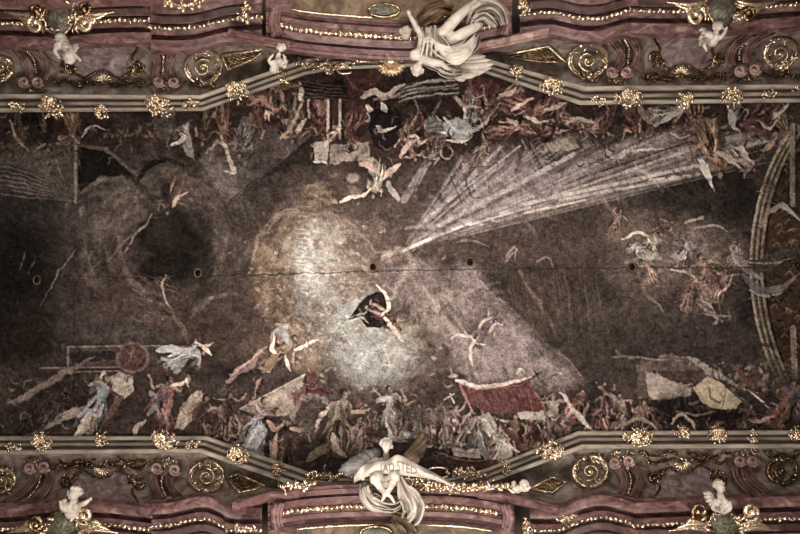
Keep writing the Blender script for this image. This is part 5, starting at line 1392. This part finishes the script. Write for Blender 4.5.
cloth('brown_shade_drape', M_BROWN, e, D1, [(420, 22), (430, 14), (442, 8), (452, 10)], [7, 9, 9, 6], [.75, .8, .8, .7], 6, .14, 7)['label'] = 'dark brown drapery and painted shade'  # brown drapery, its colour also put in for shadow behind the figure
cloth('brown_shade_drape', M_BROWN, e, D1, [(452, 24), (462, 20), (476, 14)], [5, 6, 4], [.7, .75, .7], 5, .1, 8)['label'] = 'dark brown drapery and painted shade'  # brown sheet put in for the shadow between leg and torso
feathered_wing('wing', M_WHITE, e, D1 + .6, ((444, 58), (452, 74)), [(486, 56), (491, 60), (494, 64), (491, 68), (486, 71), (478, 74), (468, 77)], .55, 3.2)
# --- cloud and small white pieces left of it
e = empty('cherub_statue', P(409, 34, D1), 'tiny white stucco cherub by the raised hand of the upper angel', 'statue', 'small white cherubs')
c = Clay(D1); rng = random.Random(9)
c.head((407, 30, .5), 4.2, (-.3, 1), (-.2, .2, 1), rng); c.lump((406, 36, .4), (4.6, 4, 4)); c.limb([(403, 34, .5), (400, 31, .55), (404, 28, .55)], [1.8, 1.6, 1.2])
c.hand((404, 28, .55), (.6, -1, 0), 2.6); c.fuse('body', M_WHITE, e, .026, 2)

# --- the figure with a banner in the middle of the lower side
D2 = 20.35; rng = random.Random(4)
e = empty('angel_statue', P(392, 485, D2), 'white winged stucco angel with a lettered banner across the lap on the lower pediment', 'statue')
c = Clay(D2)
c.head((386.5, 445.5, .6), 6.6, (.08, -1), (-.05, -.4, 1), rng)
c.limb([(386.3, 451, .5), (386, 457, .45)], [2.7, 3.1])
c.lump((385, 464, .35), (10, 7, 6)); c.lump((386, 472, .35), (10, 8, 7)); c.lump((388, 480, .35), (11, 8, 7))
c.limb([(376, 461, .5), (367, 467, .65), (361, 476, 1.0)], [3.8, 3.3, 2.5]); c.hand((361, 476, .88), (.6, .9, 0), 5.5)
c.limb([(396, 460, .5), (408, 463, .62), (421, 471, .7)], [3.6, 3.0, 2.4]); c.hand((421, 471, .92), (1, .5, 0), 5.5)
c.limb([(382, 478, .7), (377, 476.5, 1.15), (374, 480, 1.25)], [5.0, 4.8, 4.2]); c.limb([(374, 478, 1.25), (380, 487, 1.15), (385, 494, 1.0)], [4.2, 3.4, 2.1]); c.limb([(384, 493, 1.0), (384, 497, 1.02), (382, 500, 1.05)], [2.1, 1.9, 1.2])
c.limb([(390, 478, .7), (394, 475, 1.15), (396, 478, 1.2)], [4.8, 4.4, 3.8]); c.limb([(395, 477, 1.2), (391, 486, 1.1), (387, 494, .95)], [3.8, 3.1, 2.0]); c.limb([(387, 494, .95), (391, 497, 1.0), (394, 502, 1.0)], [2.0, 1.8, 1.2])
for fx, fy in ((382, 500), (394, 502)):
    for q in range(5): c.limb([(fx - 1 + q * .5, fy, 1.02), (fx - 1.4 + q * .75, fy + 1.6 - abs(q - 1.5) * .25, 1.03)], [.5, .42])
c.fuse('body', M_WHITE, e, .028, 2)
# robe below
cloth('robe_skirt', M_WHITE, e, D2, [(363, 483), (367, 497), (379, 505), (393, 507), (403, 502)], [4, 7, 7.5, 6, 3], [.55, .75, .85, .8, .6], 7, .22, 35, 60, 40)
cloth('robe_bodice', M_WHITE, e, D2, [(378, 470), (388, 474), (399, 472)], [5, 6, 5], [.6, .65, .6], 6, .14, 36, 40, 20)
cloth('hanging_drapery', M_WHITE, e, D2, [(399, 477), (404, 490), (412, 502), (414, 512), (408, 522)], [3.5, 7, 11, 12, 7], [.8, .85, .95, .85, .6], 6, .3, 15, 56, 36)
cloth('hanging_drapery', M_WHITE, e, D2, [(364, 487), (370, 500), (380, 507), (394, 511)], [4.5, 5, 4.5, 2.5], [.85, .9, .9, .8], 6, .18, 16, 50, 30)
cloth('lower_drapery', M_TAN, e, D2, [(393, 516), (401, 521), (408, 528), (412, 536)], [5, 8, 9, 7], [.55, .6, .6, .5], 6, .13, 17)['label'] = 'drapery end with shade painted tan'  # tan colour stands in for shade on the drapery end
cloth('lower_drapery', M_TAN, e, D2, [(363, 492), (370, 494), (378, 495)], [5, 6, 4], [.65, .7, .6], 6, .12, 18)['label'] = 'drapery fold with shade painted tan'  # tan sheet put in for the brown shade inside the swag
# banner with letters
UPE = catmull([(354, 474), (364, 465), (376, 461.5), (387, 460.5), (397, 455), (408, 459), (420, 466), (434, 473), (453, 484)], 8)
LOE = catmull([(354, 483), (364, 478), (376, 475), (388, 474), (398, 475), (408, 476), (420, 477.5), (434, 480), (452, 486.5)], 8)
def ban(u, v, h=0):
    i = min(u, .9999) * (len(UPE) - 1); a = int(i); t = i - a
    ux, uy = [UPE[a][j] * (1 - t) + UPE[a + 1][j] * t for j in (0, 1)]; lx, ly = [LOE[a][j] * (1 - t) + LOE[a + 1][j] * t for j in (0, 1)]
    hh = .98 + .2 * math.sin(v * math.pi) + (.05 + .09 * max(0, .35 - u) * 3) * math.sin(u * 30 + v * 3) - .25 * max(0, u - .75) * 4 * .5 - .3 * max(0, .12 - u) * 4
    return P(ux * (1 - v) + lx * v, uy * (1 - v) + ly * v, D2 - hh - h)
b = MB(); b.sheet(ban, 90, 14, .05); bo = b.build('banner', M_WHITE, e)
tc = bpy.data.curves.new('t', 'FONT'); tc.body = 'IAD\u00b7STED'; tc.size = 1; tc.resolution_u = 3
to = bpy.data.objects.new('t', tc); col.objects.link(to)
dg = bpy.context.evaluated_depsgraph_get(); dg.update()
tm = bpy.data.meshes.new_from_object(to.evaluated_get(dg)); bpy.data.objects.remove(to)
bm = bmesh.new(); bm.from_mesh(tm); bmesh.ops.subdivide_edges(bm, edges=bm.edges, cuts=1); bm.to_mesh(tm); bm.free()
vx = [v.co.x for v in tm.vertices]; vy = [v.co.y for v in tm.vertices]
loc = parent_origin(e)
for v in tm.vertices:
    q = (v.co.x - min(vx)) / (max(vx) - min(vx)); w_ = (v.co.y - min(vy)) / (max(vy) - min(vy))
    v.co = ban(.30 + .42 * q, .83 - .52 * w_, .03) - loc
tm.materials.clear(); tm.materials.append(M_INK)
to = bpy.data.objects.new('lettering', tm); col.objects.link(to); to.parent = bo
to.matrix_parent_inverse = Matrix.Identity(4)
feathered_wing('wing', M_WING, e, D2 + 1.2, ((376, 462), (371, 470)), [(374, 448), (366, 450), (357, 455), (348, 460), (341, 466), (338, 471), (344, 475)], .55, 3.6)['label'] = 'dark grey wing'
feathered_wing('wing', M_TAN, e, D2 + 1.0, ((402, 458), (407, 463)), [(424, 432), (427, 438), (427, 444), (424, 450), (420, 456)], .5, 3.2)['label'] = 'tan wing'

# --- small winged putti on the cornices
def putto(hx, hy, R, body, side, d0, wings, arms, label, seed, face=(0, .1, 1), crown=None):
    rng = random.Random(seed); e = empty('putto_statue', P(body[0], body[1], d0), label, 'statue', 'white putti on the cornices')
    c = Clay(d0); cr = crown or ((0, 1) if side == 0 else (0, -1))
    c.head((hx, hy, .55), R, cr, face, rng)
    bx, by = body; dx, dy = bx - hx, by - hy
    c.limb([(hx + dx * .4, hy + dy * .4, .45), (hx + dx * .6, hy + dy * .6, .42)], [R * .5, R * .62])
    c.lump((bx, by, .38), (R * 1.15, R * .95, R * .95)); c.lump((bx + dx * .35, by + dy * .35, .35), (R * 1.05, R * .9, R * .9)); c.lump((bx - R * .45, by - dy * .1, .5), R * .55); c.lump((bx + R * .45, by - dy * .1, .5), R * .55)
    for a in arms:
        c.limb([(a[0][0], a[0][1], .5), (a[1][0], a[1][1], .62), (a[2][0], a[2][1], .62)], [R * .42, R * .36, R * .26])
        c.hand((a[2][0], a[2][1], .62), (a[2][0] - a[1][0], a[2][1] - a[1][1], 0), R * .62)
    c.fuse('body', M_WHITE, e, .026, 2)
    for root, tips in wings: feathered_wing('wing', M_WHITE, e, d0, root, tips, .3, R * .38)
    return e
putto(69, 57, 5.6, (63, 43), 0, 20.9, [(((68, 45), (66, 50)), [(78, 44), (79, 47), (77, 50), (74, 53)]), (((58, 44), (60, 49)), [(54, 39), (54, 44), (55, 48)])], [((58, 45), (55, 51), (58, 56)), ((69, 46), (74, 54), (79, 59))], 'white winged putto head down under the upper left shield', 1)
putto(718, 27, 5.2, (714, 38), 0, 20.9, [(((708, 33), (708, 39)), [(699, 30), (701, 34), (699, 40), (700, 46)])], [((708, 40), (704, 44), (706, 49)), ((720, 38), (724, 34), (726, 29))], 'white winged putto below the upper right shield', 2, crown=(.3, -1), face=(.2, -.1, 1))
putto(75, 494, 6.8, (73, 508), 1, 20.7, [(((67, 506), (66, 510)), [(60, 501), (59, 505), (61, 509)])], [((66, 505), (63, 509), (61, 504)), ((80, 505), (85, 503), (89, 500))], 'white round-headed putto with arms spread above the lower left shield', 3)
putto(719, 487, 6, (722, 503), 1, 20.7, [(((715, 499), (715, 506)), [(703, 493), (704, 497), (706, 501), (709, 505)])], [((715, 502), (713, 508), (718, 511)), ((729, 503), (730, 508), (726, 512))], 'white putto with one spread wing above the lower right shield', 4)
putto(281, 48, 4.6, (276, 64), 0, 21.2, [(((280, 60), (280, 65)), [(286, 56), (288, 60), (287, 64)])], [((271, 64), (269, 60), (272, 56)), ((281, 65), (285, 61), (284, 57))], 'small white putto crouching at the left foot of the upper pediment', 5, crown=(.2, -1))
putto(524, 484, 4.2, (519, 488), 1, 20.9, [(((516, 486), (516, 490)), [(511, 483), (511, 486), (512, 489)])], [((516, 490), (513, 492), (510, 490)), ((523, 490), (527, 490), (529, 488))], 'small white putto lying on the right lip of the lower pediment', 6)
# ------------------------------------------------------------------ further gilt work that enlivens coves and cornices
for k, (pts, w, n, lab, dpt) in enumerate([([(246, 2), (245, 12), (244, 20)], 5, 34, 'upright gilt ornament left of the upper pediment', 20.35), ([(522, -4), (524, 6), (526, 12)], 5, 30, 'upright gilt ornament right of the upper pediment', 20.3),
                                           ([(236, 526), (246, 528), (256, 528)], 4, 20, 'small gilt ornament left of the lower pediment near the bottom edge', 20.3), ([(524, 522), (527, 530), (526, 538)], 5, 30, 'upright gilt ornament right of the lower pediment', 20.3),
                                           ([(166, 3), (182, 6), (198, 3)], 5, 34, 'gilt leaf spray at the top edge right of the upper left shield', 20.2), ([(560, 520), (568, 517), (576, 516)], 4, 22, 'gilt leaf spray on the lower cornice right of the pediment', 20.4)]):
    o = garland(pts, w, n, dpt, lab, 40 + k, 'gilt_ornament'); o['category'] = 'gilt ornament'; del o['group']
def foot(x0, x1, yf, lab, seed):
    """Thin gilt foliage creeping along the foot of the cove."""
    b = MB(); rng = random.Random(seed); sg = 1 if yf < 267 else -1
    n = int((x1 - x0) / 7)
    pts = catmull([(x0 + (x1 - x0) * k / n, yf + rng.uniform(-2.5, 2.5)) for k in range(n + 1)], 4)
    b.tube([C(x, y, .08) for x, y in pts], .045, 6)
    for k in range(n * 7):
        x, y = pts[rng.randrange(len(pts))]; L = rng.uniform(.1, .22)
        b.leaf(C(x + rng.uniform(-3, 3), y + rng.uniform(-3, 2), rng.uniform(.06, .22)), L, L * .5, rnd_rot(rng, .9), .4, .22)
    tag(b.build('gilt_foliage_trail', M_OLDGOLD), lab, 'gilt ornament', 'gilt foliage trails along the cove foot')
foot(70, 98, 84, 'gilt foliage trail left of the upper left cove panel shell', 1); foot(110, 146, 84, 'gilt foliage trail right of the upper left cove panel shell', 2)
foot(190, 214, 85, 'gilt foliage trail under the spiral by the upper left frame bend', 3); foot(576, 602, 77, 'gilt foliage trail under the bright spiral by the upper right frame bend', 4)
foot(648, 674, 78, 'gilt foliage trail left of the upper right cove panel shell', 5); foot(690, 726, 78, 'gilt foliage trail right of the upper right cove panel shell', 6); foot(764, 800, 76, 'gilt foliage trail at the upper right end of the cove', 7)
foot(60, 94, 463, 'gilt foliage trail left of the lower left cove panel shell', 8); foot(108, 146, 463, 'gilt foliage trail right of the lower left cove panel shell', 9); foot(196, 214, 462, 'gilt foliage trail over the spiral by the lower left frame bend', 10)
foot(576, 604, 458, 'gilt foliage trail over the spiral by the lower right frame bend', 11); foot(642, 676, 455, 'gilt foliage trail left of the lower right cove panel shell', 12); foot(690, 730, 455, 'gilt foliage trail right of the lower right cove panel shell', 13); foot(766, 800, 455, 'gilt foliage trail at the lower right end of the cove', 14)
# ------------------------------------------------------------------ light and camera
def area(name, loc, target, sx, sy, power, colr):
    l = bpy.data.lights.new(name, 'AREA'); l.shape = 'RECTANGLE'; l.size = sx; l.size_y = sy; l.energy = power; l.color = colr
    o = bpy.data.objects.new(name, l); col.objects.link(o); o.location = loc
    d = Vector(target) - Vector(loc)
    o.rotation_euler = d.to_track_quat('-Z', 'Y').to_euler()
    return o
LK = .86
for sy in (-1, 1):                      # tall windows in both long walls, well below the cornice
    for x in (-13, -6.5, 0, 6.5, 13):
        area('window_light', (x, sy * 10.1, 10.5), (x * .6, -sy * 3.5, 24), 1.8, 4.5, LK * (1750 if sy > 0 else 850) * (1.7 if abs(x) < 3 else 1.25 if abs(x) < 7 else .35), (1.0, .93, .86))
area('bounce_fill', (1.0, 0, 1.0), (1.0, 0, 25), 5, 3, LK * 1500, (1.0, .92, .84))  # added fill near the floor, standing in for light bounced upward
w = bpy.data.worlds.new('World'); bpy.context.scene.world = w; w.use_nodes = True
w.node_tree.nodes['Background'].inputs[0].default_value = (.8, .78, .75, 1); w.node_tree.nodes['Background'].inputs[1].default_value = .03

cam = bpy.data.cameras.new('Camera'); cam.sensor_width = 36; cam.lens = FPX * 36 / 800
co = bpy.data.objects.new('Camera', cam); col.objects.link(co)
co.location = (0, 0, ZC); co.rotation_euler = (math.pi, 0, 0); cam.clip_end = 200
sc = bpy.context.scene; sc.camera = co
sc.view_settings.view_transform = 'Standard'; sc.view_settings.look = 'None'; sc.view_settings.exposure = 0; sc.view_settings.gamma = 1
